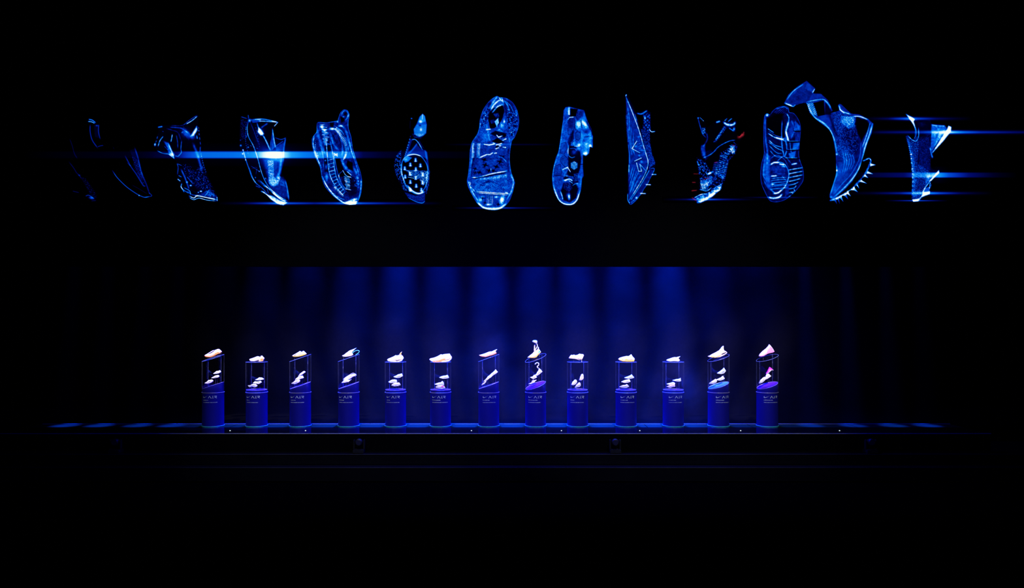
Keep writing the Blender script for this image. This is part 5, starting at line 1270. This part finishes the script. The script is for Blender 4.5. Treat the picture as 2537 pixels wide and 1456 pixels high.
for a, b, c, v in (((1996, 876), (2052, 892), (1994, 908), 1.2), ((1966, 958), (2022, 988), (1956, 984), 1.2), ((1940, 992), (1972, 1030), (1930, 1014), 1.1), ((1900, 1050), (1956, 1088), (1884, 1070), 1.2), ((1860, 1098), (1876, 1140), (1848, 1110), 1.1), ((1826, 1132), (1862, 1180), (1802, 1154), .95), ((1765, 1178), (1788, 1224), (1742, 1196), 1.1), ((1738, 1200), (1760, 1258), (1716, 1216), .6), ((1692, 1228), (1708, 1282), (1670, 1240), .8), ((1662, 1246), (1670, 1304), (1645, 1256), .5), ((1632, 1262), (1640, 1308), (1612, 1270), .5), ((1742, 1150), (1750, 1185), (1760, 1170), .8)):
    p.F([a, b, c], v, 4)
p.N(boot, 30, .22)
p.make('strapped blue knit boot lifting off a plate of white spikes')

# --- knit shoe with flaring white fins
sil = [(1040, 206), (1085, 219), (1144, 256), (1204, 296), (1330, 276), (1354, 324), (1504, 340), (1530, 362), (1553, 345), (1586, 360), (1582, 413), (1506, 516), (1416, 616), (1371, 674), (1366, 741), (1340, 748), (1336, 800), (1346, 856), (1390, 884), (1435, 879), (1442, 912), (1346, 1008), (1352, 1060), (1346, 1092), (1331, 1140), (1327, 1168), (1244, 1206), (1194, 1256), (1128, 1261), (1106, 1222), (1113, 1000), (1098, 780), (1073, 622), (1043, 522), (1031, 470), (1058, 455), (1120, 514), (1139, 488), (1143, 380), (1104, 302), (1054, 242)]
p = Pic(*Z6, [sil]); p.F(sil, .10).F([(1100, 520), (1330, 480), (1330, 860), (1340, 1000), (1130, 1230), (1110, 780)], .10, 20)
p.D([(1050, 470), (1200, 480), (1180, 800), (1330, 900), (1320, 1000), (1200, 1220), (1112, 1230), (1105, 780)], 12, 5, .45, ang=8, jit=.4).D([(1200, 480), (1330, 440), (1335, 880), (1200, 860)], 13, 5, .2, jit=.35).S([(1046, 475), (1080, 600), (1107, 760), (1122, 900), (1118, 1210)], 17, .55, 26).S([(1060, 500), (1100, 640), (1130, 800), (1140, 1000), (1130, 1200)], 34, .22)
p.F([(1042, 208), (1100, 238), (1144, 270), (1130, 300), (1150, 370), (1108, 300)], 1.3, 7).S([(1100, 270), (1135, 320), (1155, 400)], 14, .7).S([(1158, 370), (1162, 450), (1140, 502)], 8, .55).S([(1190, 370), (1192, 470), (1162, 532), (1110, 512), (1060, 462)], 9, .7).S([(1160, 390), (1150, 470)], 16, .2).G(1230, 330, 50, 30, .10)
p.F([(1345, 330), (1504, 342), (1532, 380), (1380, 602), (1360, 662), (1338, 602), (1345, 430)], .50, 8).S([(1350, 335), (1420, 350), (1505, 350)], 10, .5).F([(1553, 350), (1584, 362), (1580, 412), (1502, 514), (1404, 622), (1358, 672), (1450, 520), (1540, 380)], 1.5, 7).F([(1440, 415), (1540, 395), (1470, 490), (1380, 602)], .45, 8).F([(1345, 420), (1430, 420), (1390, 500), (1345, 480)], .2)
p.S([(1333, 615), (1347, 690), (1360, 732)], 17, .6).G(1335, 625, 10, 16, .5).S([(1400, 350), (1440, 400)], 20, .3)
p.F([(1435, 884), (1440, 912), (1342, 1008), (1322, 1012), (1392, 930)], 1.5, 6).S([(1332, 1010), (1272, 1090), (1240, 1152)], 11, .9).S([(1332, 1028), (1322, 1104)], 9, .95).S([(1344, 1050), (1330, 1090)], 6, .6).F([(1258, 1100), (1326, 1080), (1322, 1142), (1240, 1162)], .5).F([(1250, 1150), (1328, 1137), (1324, 1166), (1240, 1200), (1212, 1214)], 1.4, 6).F([(1118, 1235), (1205, 1222), (1184, 1254), (1128, 1259)], 1.4, 6).F([(1290, 940), (1390, 920), (1340, 1000), (1280, 1040)], .4, 14)
p.S([(1220, 1210), (1190, 1245)], 14, .8).G(1180, 1190, 60, 50, .2)
for y in (690, 745, 795, 870): p.G(1102+(y-690)*.05, y, 8, 10, .8)
p.N(sil, 20, .3)
p.make('blue knit shoe with white flaring fins at collar, heel and toe')
